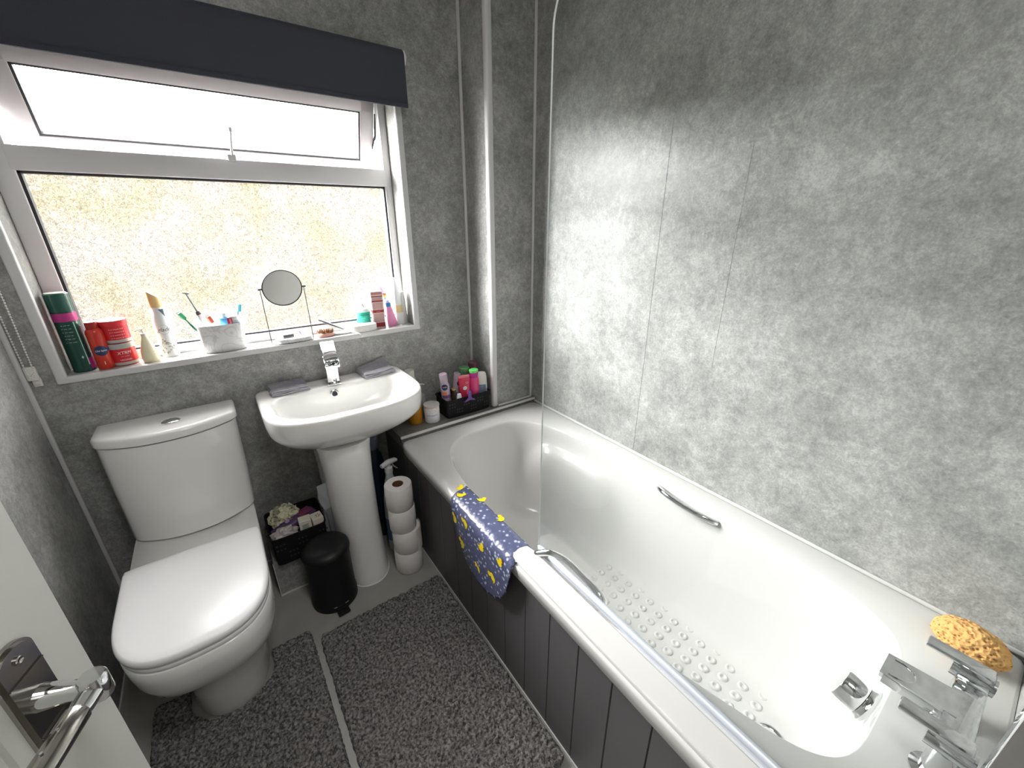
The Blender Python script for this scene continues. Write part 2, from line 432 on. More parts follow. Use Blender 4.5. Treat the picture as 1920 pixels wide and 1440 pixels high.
finish('gasket', bm, MAT['rubber'], win)
bm = B(); box(bm, -.352, .652, FY + .026, FY + .030, .93, 1.447)
finish('lower_pane', bm, MAT['pane'], win)
# top-hung sash, open at the bottom
SH = 0.245
hz, hy = 1.740, FY + .012
ang = math.atan2(0.085, 0.208)
Ms = T(0, hy, hz) @ RX(ang)     # local z down to -SH, y outwards
bm = B()
box(bm, -.348, .648, -.0, .05, -SH, -SH + .033, .004, M=Ms); box(bm, -.348, .648, 0, .05, -.044, 0, .004, M=Ms)
box(bm, -.348, -.296, 0, .05, -SH, 0, .004, M=Ms); box(bm, .596, .648, 0, .05, -SH, 0, .004, M=Ms)
sash = finish('top_sash', bm, pm('pinkish_white_upvc', (.52, .495, .50), .35), win)
bm = B()
box(bm, -.296, -.290, .004, .03, -SH + .033, -.044, M=Ms); box(bm, .590, .596, .004, .03, -SH + .033, -.044, M=Ms)
box(bm, -.296, .596, .004, .03, -SH + .033, -SH + .038, M=Ms); box(bm, -.296, .596, .004, .03, -.049, -.044, M=Ms)
finish('gasket', bm, MAT['rubber'], sash)
bm = B(); box(bm, -.296, .596, .024, .028, -SH + .033, -.044, M=Ms)
finish('upper_pane', bm, MAT['pane'], sash)
# casement stay and peg
bm = B()
box(bm, .136, .160, FY - .010, FY + .004, 1.502, 1.522, .003)
tube(bm, [(.150, FY - .008, 1.515), (.154, FY - .010, 1.55), (.160, FY - .012, 1.588)], .0035)
tube(bm, [(.160, FY - .012, 1.585), (.160, FY - .012, 1.597)], .0052)
finish('stay_handle', bm, MAT['upvc'], win)
bm = B()
tube(bm, [(.652, FY + .03, 1.70), (.650, FY + .05, 1.63), (.640, FY + .09, 1.57)], .004, 6)
finish('friction_stay', bm, MAT['wire'], win)

# ---------------------------------------------------------------- outside
def garden_mat():
    m, n, l, b = new_mat('pale_garden_render')
    t = n.new('ShaderNodeTexCoord'); x = n.new('ShaderNodeTexNoise'); x.inputs['Scale'].default_value = 1.6; x.inputs['Detail'].default_value = 1.0
    r = n.new('ShaderNodeValToRGB'); e = r.color_ramp.elements
    e[0].position = .38; e[0].color = (0.112, 0.104, 0.092, 1); e[1].position = .66; e[1].color = (0.100, 0.090, 0.058, 1)
    k = e.new(.52); k.color = (0.110, 0.099, 0.076, 1)
    l.new(t.outputs['Object'], x.inputs['Vector']); l.new(x.outputs['Fac'], r.inputs[0]); l.new(r.outputs[0], b.inputs['Base Color'])
    b.inputs['Roughness'].default_value = 1; b.inputs['Specular IOR Level'].default_value = 0
    return m
bm = B(); box(bm, -14, 14, 1.95, 16, -1.3, -1.2)
gr = tag(finish('ground', bm, pm('paved_yard', (.09, .082, .070), .9, var=.3, vscale=.8), None, 0), kind='structure')
bm = B(); box(bm, -9, 9, 7.5, 7.75, -1.2, 2.05, .04)
gw = finish('garden_wall', bm, garden_mat(), None, 0)
tag(gw, 'pale cream garden wall blurred behind the obscured window glass', 'wall', kind='structure')
# leafy sprig seen through the open gap beside the sash
th = thing('garden_shrub', 'bright yellow green leaves outside the gap of the open top sash', 'shrub', (1.20, 3.3, -1.2))
bm = B(); rnd = random.Random(3)
for i in range(170):
    c = Vector((rnd.gauss(0, .05), rnd.gauss(0, .08), 2.84 + rnd.gauss(0, .055)))
    if c.z > 2.95: continue
    q = Matrix.Rotation(rnd.uniform(0, 6.28), 4, 'Z') @ Matrix.Rotation(rnd.uniform(-1, 1), 4, 'X')
    a = .022
    vs = [bm.verts.new(c + q @ Vector(p)) for p in ((-a, 0, 0), (-.4 * a, a * .5, .008), (a, 0, 0), (-.4 * a, -a * .5, .008))]
    bm.faces.new(vs)
finish('foliage', bm, pm('lime_leaf', (.42, .55, .08), .6), th)
bm = B(); tube(bm, [(0, 0, 0), (.03, 0, 1.2), (0, 0, 2.7)], [.02, .008, .004], 8); finish('stem', bm, pm('bark', (.12, .08, .05), .9), th)

# ---------------------------------------------------------------- roller blind
th = thing('roller_blind', 'dark navy charcoal roller blind rolled down over the window head', 'blind', (0, 0, 0))
BX0, BX1, BY = -0.462, 0.712, 1.612
bm = B(); box(bm, BX0, BX1, BY - .001, BY + .001, 1.705, 1.845)
arc = [(BY - .001 + .026 - .026 * math.cos(a), 1.845 + .026 * math.sin(a)) for a in [i * PI / 14 for i in range(20)]]
for k in range(len(arc) - 1):
    (y0, z0), (y1, z1) = arc[k], arc[k + 1]
    vs = [bm.verts.new(p) for p in ((BX0, y0, z0), (BX1, y0, z0), (BX1, y1, z1), (BX0, y1, z1))]; bm.faces.new(vs)
bmesh.ops.remove_doubles(bm, verts=bm.verts, dist=1e-5)
fab = finish('blind_fabric', bm, MAT['blind'], th, 60)
bm = B(); box(bm, BX0, BX1, BY - .0045, BY + .0045, 1.694, 1.707, .002)
finish('bottom_bar', bm, MAT['blind'], th)
for x in (BX0 - .004, BX1 + .004):
    bm = B(); lathe(bm, [(0, -.004), (.024, -.004), (.026, 0), (.024, .004), (0, .004)], 32, M=T(x, BY + .026, 1.845) @ RY(PI / 2))
    finish('end_cap', bm, col('cap_white', (.75, .75, .72)), th)
    bm = B(); box(bm, x - .003, x + .003, BY + .03, YW, 1.83, 1.86); finish('bracket', bm, MAT['trim'], th)
# bead chain hanging at the left, held to the wall by a clip
def beads(pts, r, step):
    bm = B(); P = catmull(pts, 12); acc = 0; last = P[0]; spots = [P[0]]
    for p in P[1:]:
        d = (p - last).length
        while acc + d >= step:
            f = (step - acc) / d; last = last.lerp(p, f); d = (p - last).length; acc = 0; spots.append(last.copy())
        acc += d; last = p
    for s in spots:
        bmesh.ops.create_icosphere(bm, subdivisions=1, radius=r, matrix=T(*s))
    return bm, P
bm, P = beads([(-.446, BY + .012, 1.85), (-.440, BY + .018, 1.3), (-.450, 1.650, .945), (-.455, 1.650, .925), (-.465, 1.650, .945), (-.462, BY + .036, 1.3), (-.462, BY + .04, 1.85)], .0026, .0075)
tube(bm, P, .0007, 4)
ch = finish('bead_chain', bm, col('chain_white', (.72, .70, .66)), th)
ch['kind'] = 'stuff'
bm = B(); box(bm, -.470, -.446, YW - .012, YW - .001, .905, .945, .003); box(bm, -.464, -.445, YW - .006, YW - .001, .885, .912, .003)
lathe(bm, [(0, 0), (.004, 0), (.004, .003), (0, .003)], 12, M=T(-.454, YW - .009, .897) @ RX(PI / 2))
finish('chain_clip', bm, col('chain_white', (.7, .7, .66)), th)
# ---PART2---
# ---------------------------------------------------------------- toilet
tx = -0.2045
th = thing('toilet', 'white close-coupled toilet with closed lid against the window wall', 'toilet', (0, 0, 0))
def bow(z, x0, x1, yc, ym, yb, r=.012, N=40):
    """plan with straight back and bowed front"""
    cxm = (x0 + x1) / 2; h = (x1 - x0) / 2; L = []
    for i in range(N + 1):
        u = -1 + 2 * i / N; L.append(Vector((cxm + h * u, ym + (yc - ym) * abs(u) ** 2.2 + (r * max(0, abs(u) - .94) / .06), z)))
    L += [Vector((x1, yb, z)), Vector((x0, yb, z))]
    return L
bm = B()
loft(bm, [bow(.392, -.362, -.040, 1.510, 1.446, 1.652), bow(.395, -.365, -.037, 1.506, 1.441, 1.654), bow(.55, -.371, -.032, 1.524, 1.460, 1.655), bow(.703, -.376, -.028, 1.547, 1.484, 1.655)])
finish('cistern', bm, MAT['ceramic'], th, 50)
bm = B()
loft(bm, [bow(.706, -.377, -.027, 1.548, 1.484, 1.657), bow(.709, -.381, -.023, 1.544, 1.479, 1.657), bow(.728, -.381, -.023, 1.544, 1.479, 1.657), bow(.735, -.376, -.028, 1.549, 1.486, 1.655), bow(.737, -.362, -.042, 1.562, 1.50, 1.648)])
finish('cistern_lid', bm, MAT['ceramic'], th, 50)
bm = B(); lathe(bm, [(0, .736), (.024, .736), (.024, .740), (.021, .742), (0, .742)], 40, c=(tx + .012, 1.555), ex=1.0, ey=.8)
box(bm, tx + .011, tx + .013, 1.536, 1.574, .7415, .7424)
finish('flush_button', bm, MAT['chrome'], th, 40)
def Dl(z, a, yf, yb, yc=1.15, nf=2.75, nb=9, cx=tx, N=96): return sloop(cx, yc, a, yc - yf, yb - yc, nf, nb, z, N)
bm = B(); loft(bm, [bow(.3885, -.358, -.044, 1.518, 1.455, 1.648), bow(.3925, -.358, -.044, 1.518, 1.455, 1.648)])
finish('joint_gap', bm, MAT['rubber'], th, 50)
bm = B()
L = [Dl(0, .098, 1.082, 1.60, 1.25, 2.4), Dl(.008, .101, 1.078, 1.60, 1.25, 2.4), Dl(.08, .102, 1.082, 1.60, 1.25, 2.4), Dl(.15, .106, 1.075, 1.61, 1.24, 2.4),
     Dl(.19, .118, 1.045, 1.62, 1.22, 2.5), Dl(.23, .140, 1.005, 1.63, 1.19, 2.6), Dl(.27, .154, .968, 1.64, 1.17, 2.7), Dl(.31, .160, .950, 1.645, 1.16), Dl(.35, .162, .942, 1.65, 1.15),
     Dl(.386, .162, .940, 1.655), Dl(.3885, .160, .943, 1.653), ]
loft(bm, L)
finish('toilet_pan', bm, MAT['ceramic'], th, 60)
bm = B(); loft(bm, [Dl(.389, .158, .945, 1.300), Dl(.391, .1605, .9425, 1.303), Dl(.402, .1615, .9415, 1.304), Dl(.4045, .160, .944, 1.303)])
finish('seat_ring', bm, MAT['seat'], th, 60)
bm = B()
loft(bm, [Dl(.4055, .1600, .9440, 1.316, nb=36), Dl(.4075, .1625, .9400, 1.318, nb=36), Dl(.418, .1635, .9380, 1.318, nb=36), Dl(.424, .1615, .9405, 1.317, nb=36), Dl(.4265, .157, .946, 1.313, nb=36), Dl(.428, .145, .965, 1.30, nb=10), Dl(.4285, .09, 1.03, 1.25, nb=6), Dl(.4285, .02, 1.13, 1.18, nb=4)])
finish('toilet_lid', bm, MAT['seat'], th, 60)
for x in (-.30, -.11):
    bm = B(); lathe(bm, [(0, .3885), (.014, .3885), (.014, .400), (0, .400)], 20, c=(x, 1.325)); finish('hinge', bm, MAT['chrome'], th)

# ---------------------------------------------------------------- wash basin
bx, byc = 0.3085, 1.47
th = thing('wash_basin', 'white pedestal wash basin under the window', 'basin', (0, 0, 0))
def Bl(z, a, yf, yb, nf=2.9, nb=16, cx=bx, yc=byc, N=120): return sloop(cx, yc, a, yc - yf, yb - yc, nf, nb, z, N)
bm = B()
L = [Bl(.640, .03, 1.44, 1.47, 2, 2, yc=1.455), Bl(.641, .10, 1.40, 1.51, 2.2, 2.2, yc=1.455), Bl(.650, .155, 1.37, 1.53, 2.5, 2.6), Bl(.672, .190, 1.345, 1.54, 2.6, 3), Bl(.70, .212, 1.325, 1.548, 2.7, 3.4), Bl(.725, .224, 1.312, 1.552, 2.8, 3.6),
     Bl(.736, .230, 1.306, 1.555, 2.8, 3.8), Bl(.741, .236, 1.298, 1.560, 2.8, 4.5), Bl(.743, .242, 1.292, 1.575, 2.8, 7), Bl(.7435, .252, 1.275, 1.640, 2.9, 16), Bl(.743, .260, 1.264, 1.655), Bl(.739, .2650, 1.258, 1.659), Bl(.732, .2665, 1.256, 1.660),
     Bl(.70, .2655, 1.258, 1.660), Bl(.672, .262, 1.264, 1.660), Bl(.66, .257, 1.272, 1.660), Bl(.635, .243, 1.296, 1.660, 2.6), Bl(.612, .220, 1.325, 1.660, 2.4), Bl(.592, .185, 1.355, 1.655, 2.3), Bl(.580, .14, 1.385, 1.65, 2.2, 8), Bl(.577, .08, 1.42, 1.63, 2, 4)]
loft(bm, L)
finish('basin_bowl', bm, MAT['ceramic'], th, 60)
bm = B()
M = T(.292, 1.5495, .714) @ RX(math.radians(76)) @ Matrix.Scale(1.2, 4)
lathe(bm, [(.0075, -.002), (.0075, .003), (.0095, .0045), (.0125, .0035), (.0125, -.002)], 28, cap=False, M=M)
finish('overflow_ring', bm, MAT['chrome'], th)
bm = B(); lathe(bm, [(0, .0015), (.0076, .0015)], 24, M=M, cap=False); finish('overflow_hole', bm, MAT['rubber'], th)
bm = B(); lathe(bm, [(0, .6405), (.022, .6405), (.024, .644), (.018, .648), (0, .649)], 28, c=(bx, 1.455)); finish('basin_waste', bm, MAT['chrome'], th)
bm = B()
def Pl(z, a, yf, n=2.3): return sloop(.270, 1.44, a, 1.44 - yf, .20, n, 8, z, 72)
loft(bm, [Pl(0, .088, 1.288), Pl(.01, .089, 1.286), Pl(.03, .084, 1.292), Pl(.25, .080, 1.305), Pl(.45, .083, 1.32), Pl(.55, .090, 1.335), Pl(.585, .098, 1.345)])
finish('pedestal', bm, MAT['ceramic'], th, 60)
bm = B(); loft(bm, [Pl(.0005, .091, 1.284), Pl(.003, .0895, 1.2855)]); finish('sealant_bead', bm, col('silicone', (.75, .75, .72)), th)

th = thing('basin_tap', 'chrome waterfall mixer tap at the back of the wash basin', 'tap', (.303, 1.585, .744), math.radians(-8))
bm = B(); box(bm, -.026, .026, -.030, .026, 0, .005, .002)
Mt = Matrix.Identity(4); Mt[1][2] = -.13   # column leans forward
box(bm, -.0205, .0205, -.022, .016, .004, .112, .0015, M=Mt)
finish('tap_body', bm, MAT['chrome'], th, 30)
bm = B()
box(bm, -.0245, .0245, -.105, -.008, .092, .097, .001); box(bm, -.0245, -.0215, -.105, -.010, .096, .114, .0008); box(bm, .0215, .0245, -.105, -.010, .096, .114, .0008)
box(bm, -.0245, .0245, -.040, .002, .096, .116, .001)
finish('tap_spout', bm, MAT['chrome'], th, 30)
bm = B(); Ml = T(0, -.030, .126) @ RX(math.radians(24))
box(bm, -.0235, .0235, -.050, .060, 0, .009, .002, M=Ml); box(bm, -.015, .015, -.010, .014, -.016, .002, .001, M=Ml)
finish('tap_lever', bm, MAT['chrome'], th, 30)

def cloth(name, label, x, y, z, rz, sx, sy, rise):
    th = thing(name, label, 'face cloth', (x, y, z), rz, 'folded grey face cloths on the basin')
    bm = B(); N, Mn = 26, 18
    for layer in range(3):
        g = []
        for j in range(Mn + 1):
            row = []
            for i in range(N + 1):
                u, v = i / N - .5, j / Mn - .5
                h = layer * .006 + .0022 * noise.noise(Vector((u * 5, v * 5, layer * 3.3 + x * 9))) + rise(u, v)
                e = 1 - .03 * layer
                row.append((u * sx * e + .002 * math.sin(v * 9 + layer), v * sy * e + .002 * math.sin(u * 7 + layer * 2), max(h, layer * .004) + .001))
            g.append(row)
        top = [[bm.verts.new((p[0], p[1], p[2] + .0052)) for p in r] for r in g]; bot = [[bm.verts.new(p) for p in r] for r in g]
        for j in range(Mn):
            for i in range(N):
                bm.faces.new((top[j][i], top[j][i + 1], top[j + 1][i + 1], top[j + 1][i])); bm.faces.new((bot[j][i], bot[j + 1][i], bot[j + 1][i + 1], bot[j][i + 1]))
        edge = [(0, i) for i in range(N)] + [(j, N) for j in range(Mn)] + [(Mn, i) for i in range(N, 0, -1)] + [(j, 0) for j in range(Mn, 0, -1)]
        for k in range(len(edge)):
            a, b_ = edge[k], edge[(k + 1) % len(edge)]
            bm.faces.new((top[a[0]][a[1]], bot[a[0]][a[1]], bot[b_[0]][b_[1]], top[b_[0]][b_[1]]))
    finish('folded_cloth', bm, MAT['towel'], th, 60)
cloth('face_cloth', 'folded grey face cloth on the back left corner of the basin', .150, 1.606, .7435, .04, .125, .085, lambda u, v: .006 * max(0, v) * 2)
cloth('face_cloth', 'folded grey face cloth with raised corner on the back right of the basin', .470, 1.600, .7435, .10, .125, .095, lambda u, v: .030 * max(0, u * .6 + v - .2) + .012 * max(0, v) + .008 * max(0, u))

# ---------------------------------------------------------------- bath
th = thing('bathtub', 'white acrylic bath along the right wall behind the glass screen', 'bathtub', (0, 0, 0))
bath = th
BX, BYc = .833, .66
NB = 260
def rectloop(x0, x1, y0, y1, z, n=40): return sloop((x0 + x1) / 2, BYc, (x1 - x0) / 2, BYc - y0, y1 - BYc, n, n, z, NB)
def sm(a, b, x):
    t = min(1, max(0, (x - a) / (b - a))); return t * t * (3 - 2 * t)
def inner(a, z, w=None):
    O = sloop(BX, BYc, .266, .672, .690, 5.0, 3.6, 0, NB, .286)
    F = sloop(.835, BYc, .150, .575, .36, 4.0, 3.2, 0, NB)
    out = []
    for p in O:
        if p.x < BX: p.x += .050 * (1 - sm(.08, .50, p.y)) * ((BX - p.x) / .286)
    for p, q in zip(O, F):
        r = p.lerp(q, a); out.append(r)
    return out
PROF = [(0, .487), (.010, .4865), (.022, .484), (.034, .478), (.050, .465), (.075, .44), (.11, .40), (.16, .35), (.22, .30), (.30, .245), (.38, .205), (.48, .170), (.60, .142), (.74, .124), (.88, .116), (1.0, .113)]
ARM = [(0, .487), (.010, .4865), (.022, .484), (.032, .478), (.042, .465), (.052, .44), (.075, .416), (.16, .404), (.28, .398), (.37, .370), (.42, .31), (.48, .245), (.60, .17), (.74, .130), (.88, .116), (1.0, .113)]
loops = []
for (x0, x1, y0, y1, z) in ((.497, 1.170, -.14, 1.43, .448), (.488, 1.180, -.150, 1.438, .446), (.4835, 1.183, -.1565, 1.444, .449), (.483, 1.183, -.157, 1.444, .478), (.4845, 1.1825, -.156, 1.443, .484), (.490, 1.178, -.150, 1.438, .4865)):
    loops.append(rectloop(x0, x1, y0, y1, z))
for (a, z), (a2, z2) in zip(PROF, ARM):
    I1 = inner(a, z); I2 = inner(a2, z2); L = []
    for p, q in zip(I1, I2):
        w_ = sm(.74, .92, p.y) * (1 - sm(1.16, 1.30, p.y)) * sm(BX, BX + .16, p.x)
        r = p.lerp(q, w_); r.z = z + (z2 - z) * w_
        L.append(r)
    loops.append(L)
cfl = Vector((.86, .30, .111))
for k, zz in ((.8, .1125), (.5, .1118), (.2, .111), (.02, .111)):
    L = []
    for p in inner(1.0, .113):
        q = Vector((cfl.x + (p.x - cfl.x) * k, cfl.y + (p.y - cfl.y) * k, zz)); L.append(q)
    loops.append(L)
bm = B(); loft(bm, loops, cap0=False)
finish('bath_shell', bm, MAT['acrylic'], th, 70)
# raised anti-slip rings
bm = B()
rows = 0
for r_ in range(13):
    for c_ in range(6):
        x = .776 + c_ * .040 + (.020 if r_ % 2 else 0); y = .735 - r_ * .046 + .0 * c_
        if x > 1.0: continue
        if r_ == 0 and c_ in (0,): continue
        lathe(bm, [(0, .1125), (.0045, .1125), (.006, .1150), (.009, .1162), (.0125, .1150), (.0145, .1115)], 20, c=(x, y), cap=False)
finish('anti_slip_rings', bm, MAT['acrylic'], th, 60)['kind'] = 'stuff'
# waste
dx, dy = .880, .128
bm = B(); lathe(bm, [(.028, .1125), (.034, .1165), (.038, .1165), (.040, .1125)], 40, c=(dx, dy), cap=False); finish('waste_ring', bm, MAT['chrome'], th)
bm = B(); lathe(bm, [(0, .1225), (.016, .122), (.026, .119), (.0275, .114)], 40, c=(dx, dy), cap=False); finish('bath_plug', bm, MAT['acrylic'], th)
# overflow control
bm = B(); Mo = T(.885, .002, .412) @ RX(math.radians(-76)) @ Matrix.Scale(1.12, 4)
lathe(bm, [(0, 0), (.033, 0), (.034, .006), (.030, .010), (.029, .014)], 40, M=Mo)
finish('overflow_plate', bm, MAT['chrome'], th)
bm = B(); lathe(bm, [(0, .015), (.0285, .015), (.029, .018), (.029, .046), (.027, .049), (0, .049)], 40, M=Mo)
for v in bm.verts: pass
finish('overflow_knob', bm, MAT['chrome'], th)
# grab handles
def grab(side):
    s = 1 if side > 0 else -1
    xr = BX + .262 * s
    bm = B()
    if s < 0:
        pts = [(.546, .650, .484), (.551, .642, .496), (.566, .612, .512), (.582, .570, .513), (.584, .515, .508), (.584, .466, .502), (.581, .446, .490), (.580, .440, .476)]
        r = [.010, .011, .010, .0075, .0075, .009, .011, .010]
    else:
        pts = [(1.092, .652, .470), (1.083, .640, .474), (1.072, .615, .476), (1.066, .57, .475), (1.066, .52, .473), (1.072, .480, .470), (1.083, .455, .465), (1.092, .445, .462)]
        r = [.009, .009, .009, .0085, .0085, .009, .009, .009]
    P = catmull(pts, 6); R = []
    for i in range(len(P)):
        f = i / (len(P) - 1) * (len(r) - 1); k = min(int(f), len(r) - 2); R.append(r[k] + (r[k + 1] - r[k]) * (f - k))
    tube(bm, P, R, 12)
    finish('grab_handle', bm, MAT['chrome'], th, 60)
grab(-1); grab(1)

# bath side panel
th = bath
bm = B()
px, pz = .497, .447
ys = [1.4449]
y = 1.435; step = .0985
seams = []
y = .628
k = -8
seams = [round(.628 - step * i, 4) for i in range(-8, 9)]
seams = [s for s in seams if YN < s < 1.44]
prof = [(1.4449, 0)]
for s in seams: prof += [(s + .0022, 0), (s, .0035), (s - .0022, 0)]
prof.append((YN + .0005, 0))
lo = [bm.verts.new((px + d, y, .004)) for y, d in prof]; hi = [bm.verts.new((px + d, y, pz)) for y, d in prof]
lob = [bm.verts.new((px + .010, y, .004)) for y, d in prof]; hib = [bm.verts.new((px + .010, y, pz)) for y, d in prof]
for i in range(len(prof) - 1):
    bm.faces.new((lo[i], lo[i + 1], hi[i + 1], hi[i])); bm.faces.new((lob[i], hib[i], hib[i + 1], lob[i + 1]))
    bm.faces.new((hi[i], hi[i + 1], hib[i + 1], hib[i])); bm.faces.new((lo[i], lob[i], lob[i + 1], lo[i + 1]))
bm.faces.new((lo[0], hi[0], hib[0], lob[0])); bm.faces.new((lo[-1], lob[-1], hib[-1], hi[-1]))
finish('side_panel', bm, MAT['panel'], th, 20)['label'] = 'charcoal tongue and groove side panel'
bm = B(); box(bm, px - .0025, px + .001, YN + .001, 1.444, 0, .003, .001)
finish('floor_bead', bm, MAT['trim'], th)

# mixer tap on the bath deck
th = thing('bath_mixer_tap', 'chrome deck mixer with two flat levers and wide spout on the bath end', 'tap', (.845, -.085, ZR))
bm = B()
box(bm, -.078, .078, -.024, .016, .066, .090, .003); lathe(bm, [(0, 0), (.030, 0), (.030, .005), (.019, .008), (.019, .068), (0, .068)], 28, c=(-.075, -.004)); lathe(bm, [(0, 0), (.030, 0), (.030, .005), (.019, .008), (.019, .068), (0, .068)], 28, c=(.075, -.004))
finish('tap_body', bm, MAT['chrome'], th, 30)
bm = B()
pl = [(-.029, .0), (.029, .0), (.028, .096), (-.028, .096)]
prism(bm, pl, .010, T(0, .0, .082) @ RX(math.radians(-5)))
box(bm, -.029, -.025, 0, .091, .064, .084, .001, M=RX(0)); box(bm, .025, .029, 0, .091, .064, .084, .001)
finish('tap_spout', bm, MAT['chrome'], th, 30)
bm = B(); tube(bm, [Vector((.022 * math.cos(a), 0.086 - .032 * abs(math.sin(a)), .0865)) for a in [i * PI / 16 for i in range(17)]], .002, 6, flat=.6); finish('spout_lip', bm, MAT['chrome'], th)
for s in (-1, 1):
    x = .089 * s
    bm = B(); box(bm, x - .0135, x + .0135, -.024, .062, .104, .113, .0035); finish('lever_handle', bm, MAT['chrome'], th, 30)
    bm = B(); lathe(bm, [(0, -.042), (.0155, -.042), (.0155, .012), (0, .012)], 28, M=T(x, -.006, .086) @ RX(PI / 2) @ T(0, 0, .012)); box(bm, x - .010, x + .010, -.026, .015, .098, .105)
    finish('handle_body', bm, MAT['chrome'], th, 40)

# shower screen
th = thing('shower_screen', 'clear glass bath screen standing on the near half of the bath rim', 'shower screen', (0, 0, 0))
SX = .562
bm = B()
y0, y1, z0, z1, rr = -.125, .655, .509, 1.705, .09
poly = [(y0, z0), (y1, z0)] + [(y1 - rr + rr * math.cos(a), z1 - rr + rr * math.sin(a)) for a in [i * PI / 24 for i in range(13)]] + [(y0, z1)]
Mg = Matrix(((0, 0, 1, SX - .002), (1, 0, 0, 0), (0, 1, 0, 0), (0, 0, 0, 1)))
prism(bm, poly, .004, Mg)
gl = finish('glass_panel', bm, [MAT['glass'], MAT['glass_edge']], th, 0)
for p in gl.data.polygons:
    if abs(p.normal.x) < .5: p.material_index = 1
bm = B(); box(bm, SX - .0055, SX + .0055, y0, y1, .4985, .513, .003, 3); box(bm, SX - .0015, SX + .0015, y0, y1 - .01, .487, .5)
finish('bottom_seal', bm, MAT['clear_seal'], th, 40)
bm = B(); box(bm, SX - .012, SX + .012, YN + .0005, -.09, .488, 1.72, .003); finish('wall_profile', bm, MAT['chrome'], th, 40)
# white splash strip on the rim
o = None
bm = B()
poly = [(.489, YN + .002), (.489, .662), (.492, .676), (.500, .686), (.512, .682), (.524, .683), (.534, .687), (.545, .682), (.549, .660), (.549, YN + .002)]
prism(bm, poly, .011, T(0, 0, .4868))
bmesh.ops.bevel(bm, geom=[e for e in bm.edges if all(v.co.z > .495 for v in e.verts)], offset=.004, segments=3, profile=.5, affect='EDGES')
o = finish('splash_strip', bm, MAT['acrylic'], None, 50)
tag(o, 'white plastic splash guard strip lying on the front rim of the bath', 'splash guard')

# sponge
def sponge_mat():
    m, n, l, b = new_mat('orange_sea_sponge')
    t = n.new('ShaderNodeTexCoord'); v = n.new('ShaderNodeTexVoronoi'); v.inputs['Scale'].default_value = 115
    l.new(t.outputs['Object'], v.inputs['Vector'])
    r = n.new('ShaderNodeValToRGB'); e = r.color_ramp.elements; e[0].position = .14; e[0].color = (.22, .08, .02, 1); e[1].position = .34; e[1].color = (.62, .35, .12, 1)
    l.new(v.outputs['Distance'], r.inputs[0]); l.new(r.outputs[0], b.inputs['Base Color'])
    u = n.new('ShaderNodeBump'); u.inputs['Strength'].default_value = .8; u.inputs['Distance'].default_value = .004; l.new(v.outputs['Distance'], u.inputs['Height']); l.new(u.outputs[0], b.inputs['Normal'])
    b.inputs['Roughness'].default_value = .95
    return m
bm = B(); bmesh.ops.create_icosphere(bm, subdivisions=6, radius=1.0)
pores = []
rnd = random.Random(5)
for i in range(420):
    v = Vector((rnd.gauss(0, 1), rnd.gauss(0, 1), rnd.gauss(0, 1))).normalized(); pores.append((v, rnd.uniform(.035, .085)))
for v in bm.verts:
    n0 = v.co.normalized(); k = 1 + .06 * noise.noise(n0 * 2.2) + .02 * noise.noise(n0 * 9)
    for c, r in pores:
        d = (n0 - c).length
        if d < r: k -= .085 * (1 - (d / r) ** 2)
    k -= .025 * abs(noise.noise(n0 * 26))
    v.co = Vector((n0.x * .044, n0.y * .058, n0.z * .036)) * k
    if v.co.z < -.026: v.co.z = -.026 - (v.co.z + .026) * -.15
o = finish('bath_sponge', bm, sponge_mat(), None, 80, loc=(1.100, -.078, ZR + .029)); o.rotation_euler = (0, 0, -.10)
tag(o, 'orange porous bath sponge on the corner of the bath by the taps', 'sponge')

# duck bath mat draped over the rim
def mat_mat():
    m, n, l, b = new_mat('blue_bubble_vinyl')
    t = n.new('ShaderNodeTexCoord'); v = n.new('ShaderNodeTexVoronoi'); v.inputs['Scale'].default_value = 66
    l.new(t.outputs['Object'], v.inputs['Vector'])
    r = n.new('ShaderNodeValToRGB'); e = r.color_ramp.elements; e[0].position = .0; e[0].color = (.30, .34, .46, 1); e[1].position = .55; e[1].color = (.075, .085, .155, 1)
    k = e.new(.2); k.color = (.42, .46, .58, 1); k2 = e.new(.32); k2.color = (.095, .105, .19, 1)
    l.new(v.outputs['Distance'], r.inputs[0]); l.new(r.outputs[0], b.inputs['Base Color'])
    u = n.new('ShaderNodeBump'); u.inputs['Strength'].default_value = .5; u.inputs['Distance'].default_value = .002; l.new(v.outputs['Distance'], u.inputs['Height']); l.new(u.outputs[0], b.inputs['Normal'])
    b.inputs['Roughness'].default_value = .22
    return m
th = thing('bath_mat', 'blue bubble bath mat with yellow ducks draped over the bath rim', 'bath mat', (0, 0, 0))
# arc length path across the rim: inside wall, rim, outside
path = [(.574, .415), (.566, .452), (.558, .478), (.549, .4915), (.538, .4935), (.52, .4935), (.500, .4935), (.486, .491), (.4765, .482), (.474, .465), (.474, .42), (.473, .36), (.472, .30), (.471, .25), (.470, .20)]
cum = [0]
for a, b_ in zip(path, path[1:]): cum.append(cum[-1] + math.hypot(a[0] - b_[0], a[1] - b_[1]))
def pth(s):
    for i in range(len(path) - 1):
        if s <= cum[i + 1] or i == len(path) - 2:
            f = (s - cum[i]) / (cum[i + 1] - cum[i]); return Vector((path[i][0] + (path[i + 1][0] - path[i][0]) * f, 0, path[i][1] + (path[i + 1][1] - path[i][1]) * f)), i
def low(y):   # lowest z of the outer hang
    K = [(.655, .49), (.662, .44), (.68, .375), (.705, .330), (.74, .300), (.78, .287), (.82, .285), (.866, .292), (.92, .325), (.955, .375), (.98, .43), (.995, .49)]
    if y <= K[0][0]: return K[0][1]
    for (a, za), (b_, zb) in zip(K, K[1:]):
        if y <= b_: return za + (zb - za) * (y - a) / (b_ - a)
    return K[-1][1]
s_rim = cum[8]
